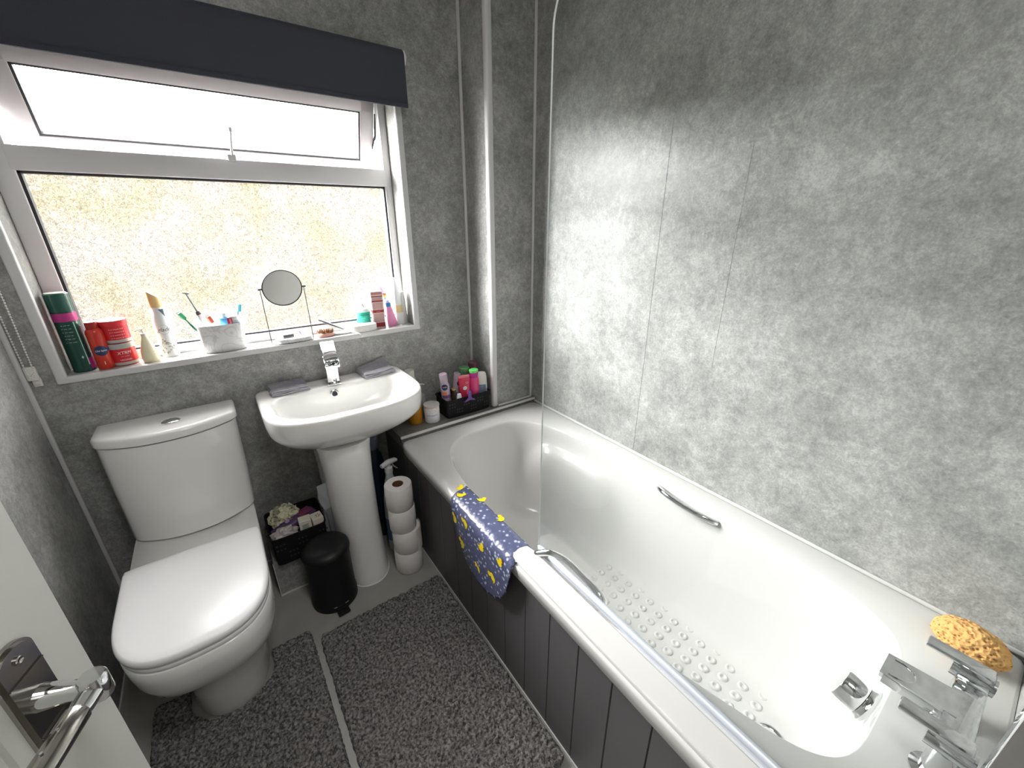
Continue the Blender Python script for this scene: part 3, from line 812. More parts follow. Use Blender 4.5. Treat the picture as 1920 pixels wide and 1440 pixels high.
bm = B(); NY, NS = 44, 40; g = []
for j in range(NY + 1):
    y = .657 + (.993 - .657) * j / NY; send = s_rim + (.482 - low(y)); row = []
    for i in range(NS + 1):
        p, _ = pth(send * i / NS)
        yy = y + (.06 * (1 - i / NS) * j / NY) + .002 * math.sin(i * .5 + y * 30)
        row.append(bm.verts.new((p.x - (.0015 + .0012 * math.sin(y * 38 + i * .2)) * (1 if p.z < .47 and p.x < .5 else 0), yy, p.z)))
    g.append(row)
for j in range(NY):
    for i in range(NS): bm.faces.new((g[j][i], g[j][i + 1], g[j + 1][i + 1], g[j + 1][i]))
o = finish('mat_sheet', bm, mat_mat(), th, 80)
sd = o.modifiers.new('thickness', 'SOLIDIFY'); sd.thickness = .002; sd.offset = 1
def disc(bm, cx_, cy_, rx, ry, rot, M, mi, n=18, z=0):
    vs = []
    for k in range(n):
        a = 2 * PI * k / n; x, y = rx * math.cos(a), ry * math.sin(a)
        vs.append(bm.verts.new(M @ Vector((cx_ + x * math.cos(rot) - y * math.sin(rot), cy_ + x * math.sin(rot) + y * math.cos(rot), z))))
    bm.faces.new(vs).material_index = mi
def add_duck(s, y, rot, sc=1.0):
    p, i = pth(s); q, _ = pth(s + .004); t = (q - p).normalized(); nn = Vector((0, 1, 0)).cross(t).normalized()
    if nn.x > 0 and nn.z < .1: nn = -nn
    if nn.z < -.2: nn = -nn
    M = Matrix(((0, t.x, nn.x, p.x), (1, t.y, nn.y, y), (0, t.z, nn.z, p.z), (0, 0, 0, 1))) @ RZ(rot) @ Matrix.Scale(sc, 4)
    z = .0040; bm = B()
    disc(bm, 0, 0, .0145, .0105, .1, M, 0, z=z); disc(bm, -.011, -.013, .0082, .008, 0, M, 0, z=z + .0003)
    vs = [bm.verts.new(M @ Vector(a)) for a in ((.008, -.002, z), (.019, -.010, z), (.015, .004, z))]; bm.faces.new(vs).material_index = 0
    vs = [bm.verts.new(M @ Vector(a)) for a in ((-.017, -.016, z + .0005), (-.024, -.011, z + .0005), (-.017, -.009, z + .0005))]; bm.faces.new(vs).material_index = 1
    finish('duck_print', bm, [col('duck_yellow', (.85, .66, .01), .3), col('duck_beak', (.75, .12, .03), .3)], th, 0, recalc=False)
for z_, y_, r_ in ((.433, .962, 1.2), (.462, .893, 1.9), (.365, .919, 1.6), (.435, .805, .3), (.455, .712, .2), (.337, .826, 1.4), (.375, .745, 2.2)):
    add_duck(s_rim + (.482 - z_), y_, r_)
for s_, y_, r_ in ((cum[5] - .004, 1.018, 1.5), (cum[5] + .015, .985, .4), (cum[3], .925, 1.0), (cum[3], .815, 2.0)): add_duck(s_, y_, r_, .8)

# ---------------------------------------------------------------- rugs
def rug(name, label, x0, x1, y0, y1, cut=None, grp='shaggy grey bathroom rugs'):
    bm = B(); d = .0031; nx = int((x1 - x0) / d); ny = int((y1 - y0) / d); V = {}
    R = .03
    n_ = lambda x, y, k: noise.noise(Vector((x * 30, y * 30, k)))
    def inside(x, y):
        ex = min(x - x0, x1 - x); ey = min(y - y0, y1 - y)
        if ex < R and ey < R:
            if math.hypot(R - ex, R - ey) > R + .0005: return False
        return not (cut and cut(x, y))
    for j in range(ny + 1):
        for i in range(nx + 1):
            x = x0 + (x1 - x0) * i / nx; y = y0 + (y1 - y0) * j / ny
            if not inside(x, y): continue
            e = min(x - x0, x1 - x, y - y0, y1 - y); k = min(1, e / .014); k = math.sqrt(max(0, 1 - (1 - k) ** 2))
            n1 = noise.noise(Vector((x * 50 + 2 * n_(x, y, 3), y * 50 + 2 * n_(x, y, 8), 0))); n2 = noise.noise(Vector((x * 150, y * 150, 4))); n3 = noise.noise(Vector((x * 7, y * 7, 9)))
            z = .004 + k * (.015 + .0165 * (min(abs(n1) * 2.2, .55) - .25) + .0050 * n2 + .003 * n3)
            jx = .0022 * noise.noise(Vector((x * 90, y * 90, 20))); jy = .0022 * noise.noise(Vector((x * 90, y * 90, 40)))
            V[(i, j)] = bm.verts.new((x + jx * 1.4, y + jy * 1.4, max(.003, z)))
    fs = []
    for j in range(ny):
        for i in range(nx):
            q = [V.get(k) for k in ((i, j), (i + 1, j), (i + 1, j + 1), (i, j + 1))]
            if all(q): bm.faces.new(q)
    be = [e for e in bm.edges if len(e.link_faces) == 1]
    r = bmesh.ops.extrude_edge_only(bm, edges=be)
    for v in [g for g in r['geom'] if isinstance(g, bmesh.types.BMVert)]: v.co.z = .0006
    o = finish(name, bm, MAT['rug'], None, 180, recalc=False)
    tag(o, label, 'rug', grp)
rug('bath_rug', 'charcoal shaggy rectangular rug beside the bath panel', .040, .487, .425, 1.172)
def cutp(x, y): return y > 1.03 and ((x - tx) / .108) ** 2 + (min(0, y - 1.17) / .105) ** 2 < 1
rug('toilet_rug', 'charcoal shaggy pedestal rug round the foot of the toilet', -.400, .022, .55, 1.215, cutp)

# ---------------------------------------------------------------- door with lever handle
dang = math.atan2(.27, .687)
hinge = Vector((-.4705, YN + .004, 0)); DL = .738
door = tag(bpy.data.objects.new('door_1', None), kind='structure'); COL.objects.link(door)
# local frame: x along the leaf from hinge to free edge, y = normal towards the camera side, z up
dv = Vector((math.sin(dang), math.cos(dang), 0)); nv = Vector((math.cos(dang), -math.sin(dang), 0))
Md = Matrix(((dv.x, nv.x, 0, hinge.x), (dv.y, nv.y, 0, hinge.y), (0, 0, 1, 0), (0, 0, 0, 1)))
bm = B()
st = .098
box(bm, 0, st, -.035, 0, .008, 1.975, M=Md); box(bm, DL - st, DL, -.035, 0, .008, 1.975, .002, 1, M=Md)
box(bm, st, DL - st, -.035, 0, .008, .2, M=Md)
box(bm, st, DL - st, -.035, 0, 1.86, 1.975, M=Md); box(bm, st, DL - st, -.035, 0, 1.02, 1.12, M=Md)
box(bm, st, DL - st, -.029, -.009, .19, 1.03, M=Md); box(bm, st, DL - st, -.029, -.009, 1.11, 1.87, M=Md)
finish('door_leaf', bm, MAT['doorpaint'], door, 20)
HX, HZ = DL - .064, .893
Mh = Md @ T(HX, 0, HZ) @ RX(-PI / 2)   # local xy on face: x along door, y down, z away from the face
bm = B()
def plate(w, h, n=14):
    pts = []
    for (sx, sy) in ((1, 1), (-1, 1), (-1, -1), (1, -1)):
        for k in range(n + 1):
            a = k / n * PI / 2
            c_, s_ = (math.cos(a), math.sin(a)) if sx * sy > 0 else (math.sin(a), math.cos(a))
            pts.append((sx * (w * c_), sy * (h - w * .75 + w * .75 * s_)))
    return pts
Mh = Md @ T(HX, 0, HZ) @ Matrix(((1, 0, 0, 0), (0, 0, 1, 0), (0, 1, 0, 0), (0, 0, 0, 1)))  # x along, y up, z out
prism(bm, plate(.0215, .068), .004, Mh); prism(bm, plate(.0185, .065), .003, Mh, off=.0038)
bmesh.ops.recalc_face_normals(bm, faces=bm.faces)
pl = finish('handle_plate', bm, MAT['brushed'], door, 30)
for s in (-1, 1):
    bm = B(); lathe(bm, [(0, .0066), (.0042, .0066), (.0042, .0085), (.003, .009), (0, .0078)], 16, M=Mh @ T(0, .052 * s, 0)); finish('screw', bm, MAT['brushed'], pl)
    bm = B(); box(bm, -.018, .018, .034 * s - .0008, .034 * s + .0008, .0065, .0082, M=Mh); finish('plate_ridge', bm, MAT['brushed'], pl)
bm = B()
tube(bm, [Mh @ Vector(p) for p in ((0, 0, .004), (0, 0, .03), (0, 0, .047))], [.013, .0095, .0095], 20)
lathe(bm, [(0, -.014), (.010, -.014), (.0115, -.011), (.0115, .011), (.010, .014), (0, .014)], 24, M=Mh @ T(0, 0, .050) @ RX(PI / 2))
tube(bm, [Mh @ Vector(p) for p in ((0, 0, .050), (-.02, 0, .050), (-.025, 0, .050))], [.0095, .0095, .0085], 20)
finish('handle_neck', bm, MAT['chrome'], door, 40)
bm = B(); tube(bm, [Mh @ Vector(p) for p in ((-.024, 0, .050), (-.026, 0, .050), (-.060, -.001, .050), (-.115, -.002, .049), (-.128, -.002, .047), (-.132, -.002, .045))], [.009, .0105, .0105, .0115, .011, .008], 24)
finish('lever_handle', bm, MAT['brushed'], door, 40)
bm = B()
for k in range(5):
    tube(bm, [Mh @ Vector((-.045 - .018 * k, .0104, .050)), Mh @ Vector((-.045 - .018 * k, .0114, .050))], .0013, 8, up=(1, 0, 0))
finish('lever_dimples', bm, MAT['chrome'], door)
# ---PART3---
# ================================================================ small things
SZ = WZ0 + .0012       # top of the sill
def bottle(name, label, cat, x, y, z, prof, m, rz=None, parts=(), group=None, tilt=(0, 0), ey=1.0, part='body', n=32):
    th = thing(name, label, cat, (x, y, z), 0 if rz is None else rz, group, tilt)
    bm = B(); lathe(bm, prof, n, ey=ey); finish(part, bm, m, th, 40)
    for pn, pp, pmm in parts:
        bm = B(); lathe(bm, pp, n, ey=ey); finish(pn, bm, pmm, th, 40)
    return th
def band(th, name, r, z0, z1, m, a=None, w=None, ey=1.0):
    bm = B()
    if a is None: cylpatch(bm, r, z0, z1, 0, 2 * PI, 40, ey=ey)
    else: cylpatch(bm, r, z0, z1, a - w, a + w, 20, ey=ey)
    return finish(name, bm, m, th, 60, recalc=False)
def patch_poly(th, name, r, pts, a0, m):
    bm = B(); bm.faces.new([bm.verts.new((x, 0, z)) for x, z in pts])
    x0, x1 = min(p[0] for p in pts), max(p[0] for p in pts); k = x0 + .001
    while k < x1:
        bmesh.ops.bisect_plane(bm, geom=bm.verts[:] + bm.edges[:] + bm.faces[:], plane_co=(k, 0, 0), plane_no=(1, 0, 0)); k += .001
    for v in bm.verts: v.co = Vector((r * math.cos(a0 + v.co.x / r), r * math.sin(a0 + v.co.x / r), v.co.z))
    return finish(name, bm, m, th, 0, recalc=False)
WHT = col('print_white', (.85, .85, .85)); BLK = col('print_black', (.03, .03, .04)); NAVY = col('print_navy', (.02, .03, .10))

# --- window sill, left to right
x, y = -.362, 1.712; f = facing(x, y)
th = bottle('hairspray_can', 'tall dark green aerosol can at the left end of the sill', 'aerosol can', x, y, SZ,
    [(0, 0), (.0255, 0), (.027, .002), (.027, .005), (.0262, .007), (.0262, .178), (.0255, .180), (0, .180)], col('can_green', (.012, .06, .045), .22),
    parts=[('cap', [(0, .180), (.0262, .180), (.0262, .229), (.0245, .231), (0, .231)], col('cap_green', (.02, .085, .065), .25)), ('cap_top', [(0, .2312), (.0225, .2312), (.0225, .2325), (0, .2325)], col('cap_white', (.75, .75, .72)))])
band(th, 'label_band', .0264, .152, .176, col('magenta', (.42, .03, .20), .3)); band(th, 'label_foot', .0264, .006, .04, col('magenta', (.42, .03, .20), .3), f + .85, .28)
band(th, 'label_or_glint_stripe', .0264, .02, .150, col('mint_glint', (.35, .60, .50), .3), f + .50, .05); band(th, 'label_block', .0264, .045, .135, BLK, f + 1.05, .28)  # mint stripe is the window's highlight painted on the can; black block is print
for k in range(6): lettering('-- --- -----'[:9 + k % 3], .007, WHT, th, r=.0266, a0=f - .25, z=.142 - .010 * k)
t_ = .0268
patch_poly(th, 'recycling_mark', t_, [(-.003, .045), (.000, .050), (.003, .045), (.000, .040)], f + .15, col('print_grey', (.35, .45, .42)))

x, y = -.312, 1.700; f = facing(x, y)
th = bottle('shower_gel_bottle', 'red bottle with navy badge beside the dark green can', 'bottle', x, y, SZ,
    [(0, 0), (.019, 0), (.0205, .003), (.0205, .110), (.018, .120), (.0135, .124), (0, .124)], col('tin_red', (.55, .035, .02), .25, coat=.3),
    parts=[('cap', [(0, .124), (.0145, .124), (.0145, .142), (.0135, .144), (0, .144)], col('dark_red', (.33, .02, .015), .3))])
patch_poly(th, 'badge', .0207, [(-.016, .062), (-.011, .070), (0, .074), (.011, .070), (.016, .062), (.016, .053), (.011, .046), (0, .042), (-.011, .046), (-.016, .053)], f, NAVY)
band(th, 'label_or_glint_stripe', .02065, .055, .064, col('print_blue', (.05, .08, .30)), f + 1.0, .35)
lettering('Old Spice', .0072, WHT, th, r=.0209, a0=f, z=.058, shear=.2); lettering('1', .014, WHT, th, r=.0208, a0=f - .05, z=.020)

def tub(label, x, y, z, top, sc=1.0):
    f = facing(x, y)
    th = bottle('hair_gel_tub', label, 'tub', x, y, z,
        [(0, 0), (.030, 0), (.0325, .004), (.033, .010), (.0335, .05), (.033, .054), (0, .054)], col('tub_red', (.62, .02, .03), .3),
        group='red tubs stacked on the sill', parts=[('lid', [(0, .054), (.0345, .054), (.035, .056), (.035, .068), (.0335, .070), (0, .070)], col('tub_lid', (.42, .42, .40), .3) if not top else col('tub_lid_red', (.66, .03, .04), .3))])
    band(th, 'base_band', .0337, .003, .012, col('tub_lid', (.4, .4, .4)))
    return th, f
th, f = tub('red tub with grey lid standing below another red tub', -.270, 1.722, SZ, False)
lettering('XTRM', .0125, WHT, th, r=.0342, a0=f + .1, z=.041, shear=.2); lettering('--- -----', .007, WHT, th, r=.0342, a0=f + .1, z=.031); lettering('ORIGINAL', .0065, WHT, th, r=.0342, a0=f + .1, z=.019)
th, f = tub('upper red tub stacked on a red tub with grey lid', -.270, 1.724, SZ + .0705, True)
for k in range(4): lettering('= = ==== = =', .006, WHT, th, r=.0342, a0=f + .1, z=.044 - .009 * k)

x, y = -.205, 1.703; f = facing(x, y)
th = bottle('soap_dispenser', 'small cream cone-shaped pump bottle on the sill', 'dispenser', x, y, SZ,
    [(0, 0), (.018, 0), (.0205, .003), (.022, .012), (.0205, .035), (.014, .062), (.008, .080), (.0065, .084), (0, .084)], col('cream_lotion', (.80, .74, .52), .3))
bm = B(); lathe(bm, [(0, .084), (.0075, .084), (.0075, .092), (.003, .093), (.003, .104), (0, .104)], 20); tube(bm, [(.004, 0, .106), (-.010, -.006, .106), (-.016, -.010, .102)], [.005, .004, .003], 10, flat=.6)
finish('pump', bm, col('pump_pale', (.70, .66, .60)), th, 40)
for k, wd in enumerate(('---', '-- -', '---')): lettering(wd, .006, col('print_red', (.5, .08, .06)), th, r=.0215, a0=f + .6, z=.035 - .009 * k)

x, y = -.156, 1.742; f = facing(x, y)
th = bottle('air_freshener_can', 'white floral air freshener can with amber cap', 'aerosol can', x, y, SZ,
    [(0, 0), (.0225, 0), (.0235, .003), (.0235, .006), (.023, .008), (.023, .115), (.021, .130), (.0165, .142), (.015, .146), (.015, .163), (0, .163)], col('can_white', (.78, .77, .78), .25))
bm = B(); vs = lathe(bm, [(0, .163), (.0165, .163), (.0175, .170), (.0175, .200), (.0160, .2045), (0, .2045)], 32)
for v in vs:
    if v.co.z > .18: v.co.z += (-(v.co.x * math.cos(0)) - .0) * .75
finish('cap', bm, col('amber_cap', (.72, .50, .22), .25), th, 40)
lettering('glade', .0175, BLK, th, r=.0233, a0=f, z=.092, shear=.35)
th2 = bm = B(); 
P = [Vector((.0234 * math.cos(f + .62 * math.cos(t) + .0), .0234 * math.sin(f + .62 * math.cos(t)), .092 + .0155 * math.sin(t))) for t in [i * 2 * PI / 36 for i in range(36)]]
tube(bm, P, .00045, 5, closed=True); finish('logo_ring', bm, col('print_grey2', (.4, .4, .42)), th)
patch_poly(th, 'corner_flash', .0214, [(-.001, .158), (.014, .158), (.014, .130)], f + .1, col('print_ink', (.06, .08, .12)))
rnd = random.Random(8)
bm = B()
for k in range(26):
    a = f + rnd.uniform(-.9, .9); zz = rnd.uniform(.008, .062); r0 = rnd.uniform(.002, .005); ph = rnd.uniform(0, 6)
    Q = [Vector((.0233 * math.cos(a + r0 / .023 * math.cos(t + ph)), .0233 * math.sin(a + r0 / .023 * math.cos(t + ph)), zz + r0 * .8 * math.sin(t))) for t in [i * 4.6 / 10 for i in range(11)]]
    tube(bm, Q, .0006, 4)
finish('flower_print', bm, col('print_olive', (.16, .17, .12)), th)['kind'] = 'stuff'

# --- toothbrush holder
def marble():
    m, n, l, b = new_mat('white_veined_marble')
    t = n.new('ShaderNodeTexCoord'); v = n.new('ShaderNodeTexNoise'); v.inputs['Scale'].default_value = 14; v.inputs['Detail'].default_value = 5; v.inputs['Distortion'].default_value = 2
    l.new(t.outputs['Object'], v.inputs['Vector'])
    s1 = n.new('ShaderNodeMath'); s1.operation = 'SUBTRACT'; s1.inputs[1].default_value = .5; l.new(v.outputs['Fac'], s1.inputs[0])
    s2 = n.new('ShaderNodeMath'); s2.operation = 'ABSOLUTE'; l.new(s1.outputs[0], s2.inputs[0])
    r = n.new('ShaderNodeValToRGB'); e = r.color_ramp.elements; e[0].position = 0; e[0].color = (.60, .60, .62, 1); e[1].position = .05; e[1].color = (.76, .76, .76, 1)
    l.new(s2.outputs[0], r.inputs[0]); l.new(r.outputs[0], b.inputs['Base Color']); b.inputs['Roughness'].default_value = .3
    return m
MARB = marble()
th = thing('toothbrush_holder', 'white marbled oval holder full of toothbrushes', 'toothbrush holder', (0, 0, 0))
hx, hy2 = -.002, 1.710
bm = B()
def ov(z, a, b_, n=2.6): return sloop(hx, hy2, a, b_, b_, n, n, z, 64)
loft(bm, [ov(SZ, .060, .030), ov(SZ + .003, .063, .033), ov(SZ + .092, .067, .037), ov(SZ + .094, .0655, .0355), ov(SZ + .092, .064, .034), ov(SZ + .012, .060, .030)])
finish('holder_cup', bm, MARB, th, 50)
def brush(name, label, base, top, head_m, handle_m, head=True, cat='toothbrush', rr=.0035):
    b0, t0 = Vector(base), Vector(top); d = (t0 - b0)
    th = thing(name, label, cat, tuple(b0))
    bm = B(); n = 14; pts = [d * (i / n) + Vector((0, .004 * math.sin(i / n * PI), 0)) for i in range(n + 1)]
    tube(bm, pts, [rr * (1 + .25 * math.sin(i * .8)) if i < 10 else rr * .7 for i in range(n + 1)], 10); finish('brush_handle', bm, handle_m, th)
    u = d.normalized(); side = Vector((.35, -1, 0)).normalized(); w = u.cross(side).normalized()
    M = Matrix(((w.x, side.x, u.x, d.x), (w.y, side.y, u.y, d.y), (w.z, side.z, u.z, d.z), (0, 0, 0, 1)))
    bm = B(); box(bm, -.006, .006, -.003, .001, -.026, .002, .002, M=M); finish('brush_head', bm, head_m, th, 40)
    bm = B(); box(bm, -.005, .005, .001, .010, -.024, 0, M=M); finish('bristles', bm, head_m, th, 0)
    return th
brush('toothbrush', 'green toothbrush leaning left out of the marbled holder', (-.035, 1.700, SZ + .016), (-.104, 1.716, SZ + .142), col('brush_green', (.10, .62, .28)), col('handle_green', (.06, .25, .16)))
brush('toothbrush', 'pale blue toothbrush leaning right out of the marbled holder', (.030, 1.715, SZ + .016), (.066, 1.722, SZ + .150), col('brush_blue', (.10, .55, .75)), col('handle_navy', (.08, .15, .40)))
brush('toothbrush', 'short red and white toothbrush in the middle of the marbled holder', (.006, 1.700, SZ + .016), (-.030, 1.704, SZ + .124), col('brush_red', (.75, .16, .10)), col('handle_white', (.8, .8, .8)))
th = thing('electric_toothbrush', 'white electric toothbrush with long grey neck', 'electric toothbrush', (-.022, 1.722, SZ + .014))
d = Vector((-.050, .006, .19)); u = d.normalized()
bm = B(); tube(bm, [Vector((0, 0, 0)), d * .3, d * .52, d * .60], [.010, .011, .0105, .0095], 20); finish('handle', bm, col('handle_white', (.8, .8, .8)), th)
bm = B(); tube(bm, [d * .60, d * .66], [.0098, .0065], 20); finish('collar', bm, col('collar_brown', (.10, .06, .06)), th)
bm = B(); tube(bm, [d * .66, d * .98], [.0035, .0026], 12); tube(bm, [d * .98 + Vector((-.008, 0, .002)), d * .98 + Vector((.009, -.003, -.002))], .0028, 10); finish('brush_neck', bm, col('neck_grey', (.35, .35, .37)), th)
def tube_paste(label, x, y, rz, h, w, body, capm, nose, txt=None, z=SZ + .016):
    th = thing('toothpaste_tube', label, 'toothpaste', (x, y, z), rz)
    bm = B(); L = []
    for k in range(8):
        t = k / 7; a = w * (1 - .12 * t); b_ = .0015 + .014 * t
        L.append(sloop(0, 0, a, b_, b_, 2.2, 2.2, h * t, 28))
    loft(bm, L); loft(bm, [sloop(0, 0, w * .5, .009, .009, 2, 2, h + .001, 24), sloop(0, 0, .006, .006, .006, 2, 2, h + .004, 24)])
    finish('tube_body', bm, body, th, 50)
    bm = B(); lathe(bm, [(0, h + .002), (nose, h + .002), (nose * .92, h + .016), (0, h + .016)], 24); finish('cap', bm, capm, th, 40)
    return th
th = tube_paste('blue and red toothpaste tube standing in the marbled holder', .016, 1.700, .15, .098, .019, col('paste_blue', (.12, .45, .78)), col('handle_white', (.8, .8, .8)), .0085)
bm = B(); box(bm, .003, .0175, -.0155, -.0140, .070, .096, .001); finish('red_label', bm, col('paste_red', (.62, .03, .07)), th)
lettering('Colgate', .0085, WHT, th, M=T(.0105, -.0158, .080) @ RX(PI / 2) @ RZ(PI / 2))
th = tube_paste('white toothpaste tube with wide cap at the right of the holder', .042, 1.702, -.2, .084, .017, col('paste_grey', (.60, .66, .70)), col('handle_white', (.8, .8, .8)), .0145)
bm = B(); box(bm, -.016, .016, -.0148, -.0135, .070, .080); finish('grey_label', bm, col('paste_steel', (.28, .36, .45)), th)

# --- vanity mirror with tray foot
MXc, MYc = .205, 1.688
th = thing('vanity_mirror', 'round tilting mirror on a dark wire stand with stone foot', 'mirror', (MXc, MYc, SZ))
bm = B(); loft(bm, [sloop(.008, 0, .058, .026, .026, 2.3, 2.3, 0, 60), sloop(.008, 0, .062, .030, .030, 2.3, 2.3, .003, 60), sloop(.008, 0, .062, .030, .030, 2.3, 2.3, .016, 60), sloop(.008, 0, .058, .027, .027, 2.3, 2.3, .016, 60), sloop(.008, 0, .055, .024, .024, 2.3, 2.3, .010, 60)])
finish('stone_tray', bm, MARB, th, 40)
bm = B()
tube(bm, [(-.070, -.018, .198), (-.070, -.028, .008), (-.066, -.030, .0022), (.0, -.034, .0022), (.066, -.030, .0022), (.069, -.028, .008), (.069, -.018, .198)], .0013, 8)
finish('wire_stand', bm, MAT['wire'], th)
Mm = T(0, -.018, .200) @ RX(math.radians(100)) @ RY(math.radians(3))
bm = B(); lathe(bm, [(.0615, -.003), (.0648, -.003), (.0648, .003), (.0615, .003), (.0615, -.003)], 64, M=Mm, cap=False); finish('mirror_rim', bm, MAT['wire'], th, 40)
bm = B(); lathe(bm, [(0, -.002), (.0615, -.002), (.0615, .002), (0, .002)], 64, M=Mm); finish('mirror_glass', bm, col('mirror_face', (.62, .62, .60), .25, metal=.6), th, 40)
for s in (-1, 1):
    bm = B(); tube(bm, [(s * .064, -.018, .200), (s * .076, -.018, .200)], .0032, 10); finish('pivot_knob', bm, MAT['wire'], th)
# things in the tray
th = bottle('lip_balm_stick', 'dark grey lip balm stick lying in the mirror tray', 'lip balm', MXc - .030, MYc - .012, SZ + .024, [(0, 0), (.0082, 0), (.0082, .036), (0, .036)], col('balm_grey', (.14, .14, .15), .3), tilt=(0, PI / 2), rz=.12)
o = th
rnd = random.Random(12)
for k, (lab, cc) in enumerate((('silver hair slide in the mirror tray', (.6, .6, .62)), ('cream hair bobble in the mirror tray', (.75, .72, .62)), ('lilac hair clip in the mirror tray', (.42, .38, .66)), ('white hair band at the right of the mirror tray', (.8, .8, .8)))):
    th = thing('hair_clip', lab, 'hair clip', (MXc + .012 + .011 * k, MYc + .002 - .004 * (k % 2), SZ + .0150), .5 * k)
    bm = B(); ra, rb = .013, .008
    tube(bm, [(ra * math.cos(t), rb * math.sin(t), .008 + (.006 + .003 * k) * math.sin(t * 2 + k) + .004) for t in [i * 2 * PI / 20 for i in range(20)]], .0022, 8, closed=True)
    finish('clip_loop', bm, col('clip_%s' % ('silver', 'cream', 'lilac', 'white')[k], cc, .4), th)
# --- hair brushes
th = thing('hairbrush', 'pink oval hairbrush lying bristles up beside the mirror', 'hairbrush', (.325, 1.690, SZ), .12)
bm = B(); loft(bm, [sloop(0, 0, .030, .018, .018, 2, 2, 0.001, 40), sloop(0, 0, .035, .022, .022, 2, 2, .005, 40), sloop(0, 0, .035, .022, .022, 2, 2, .010, 40), sloop(0, 0, .030, .019, .019, 2, 2, .014, 40)])
tube(bm, [(.032, 0, .006), (.06, -.003, .006), (.098, -.010, .006)], [.007, .009, .006], 12, flat=.6)
finish('brush_back', bm, col('brush_pink', (.78, .40, .34), .4), th, 40)
bm = B(); rnd = random.Random(4)
for k in range(150):
    a = rnd.uniform(0, 6.28); r = math.sqrt(rnd.random()); px_, py_ = .029 * r * math.cos(a), .017 * r * math.sin(a)
    tube(bm, [(px_, py_, .012), (px_ * 1.08, py_ * 1.1, .026 + rnd.uniform(-.002, .003))], .0008, 4)
finish('bristles', bm, col('bristle_brown', (.18, .09, .04), .7), th)['kind'] = 'stuff'
th = thing('paddle_comb', 'dark grey comb propped on the pink hairbrush', 'comb', (.345, 1.704, SZ + .046), 0)
d0, d1 = Vector((-.035, 0, .020)), Vector((.048, -.018, -.026))
bm = B(); tube(bm, [d0, d0.lerp(d1, .4), d0.lerp(d1, .75), d1], [.008, .0095, .008, .004], 12, flat=.45); finish('comb_body', bm, col('comb_grey', (.10, .10, .11), .35), th, 40)
bm = B(); 
for k in range(22):
    p = d0.lerp(d1, .04 + .031 * k); tube(bm, [p, p + Vector((-.004, .001, -.011))], .0006, 4)
finish('comb_teeth', bm, col('comb_grey', (.1, .1, .11)), th)
th = thing('hand_mirror', 'small white oval hand mirror lying face up on the sill', 'hand mirror', (.385, 1.690, SZ), -.1)
bm = B(); loft(bm, [sloop(0, 0, .032, .013, .013, 2, 2, .001, 40), sloop(0, 0, .034, .015, .015, 2, 2, .004, 40), sloop(0, 0, .033, .014, .014, 2, 2, .0075, 40)]); finish('mirror_back', bm, col('pale_plastic', (.75, .76, .78)), th, 40)
bm = B(); loft(bm, [sloop(0, 0, .029, .0115, .0115, 2, 2, .0075, 40), sloop(0, 0, .029, .0115, .0115, 2, 2, .0082, 40)]); finish('glass', bm, MAT['mirror'], th)
th = thing('white_cable', 'thin white cable looped over the sill edge below the soap dish', 'cable', (0, 0, 0))
bm = B(); tube(bm, catmull([(.385, 1.705, SZ + .010), (.405, 1.698, SZ + .006), (.425, 1.675, SZ + .003), (.440, 1.661, SZ + .0025), (.447, 1.6535, SZ - .004), (.449, 1.6525, SZ - .017)], 6), .0018, 8); finish('cord', bm, col('cord_white', (.82, .82, .82)), th)
# --- soap dish
th = thing('soap_dish', 'white oval lidded soap dish at the right of the sill', 'soap dish', (.470, 1.690, SZ))
bm = B(); loft(bm, [sloop(0, 0, .050, .022, .022, 2.6, 2.6, 0, 60), sloop(0, 0, .054, .026, .026, 2.6, 2.6, .002, 60), sloop(0, 0, .055, .027, .027, 2.6, 2.6, .024, 60), sloop(0, 0, .052, .025, .025, 2.6, 2.6, .028, 60), sloop(0, 0, .03, .012, .012, 2.4, 2.4, .0285, 60)])
finish('dish_body', bm, col('dish_white', (.80, .79, .77), .3), th, 40)
bm = B(); box(bm, -.012, .018, -.006, .006, .0285, .0293); finish('pink_label', bm, col('label_pink', (.80, .60, .58)), th)
# --- green pump bottle
x, y = .492, 1.738; f = facing(x, y)
th = bottle('hand_wash_bottle', 'green labelled pump bottle behind the white soap dish', 'bottle', x, y, SZ,
    [(0, 0), (.026, 0), (.0275, .003), (.0275, .075), (.025, .083), (.012, .090), (.010, .092), (0, .092)], col('clear_mint', (.62, .78, .72), .15), parts=[('pump_collar', [(0, .092), (.011, .092), (.0105, .104), (.004, .105), (.004, .124), (0, .124)], col('pump_white', (.82, .82, .82)))])
bm = B(); tube(bm, [(.006, 0, .126), (-.012, -.004, .126), (-.024, -.008, .123)], [.006, .0048, .0035], 12, flat=.6); finish('pump_head', bm, col('pump_white', (.82, .82, .82)), th)
band(th, 'label_band', .0277, .008, .070, col('label_green', (.01, .30, .22), .4)); band(th, 'label_line', .0279, .058, .060, BLK, f, .9)
lettering('-----', .0075, WHT, th, r=.0279, a0=f, z=.048); lettering('-----', .005, WHT, th, r=.0279, a0=f, z=.035)
th0 = th
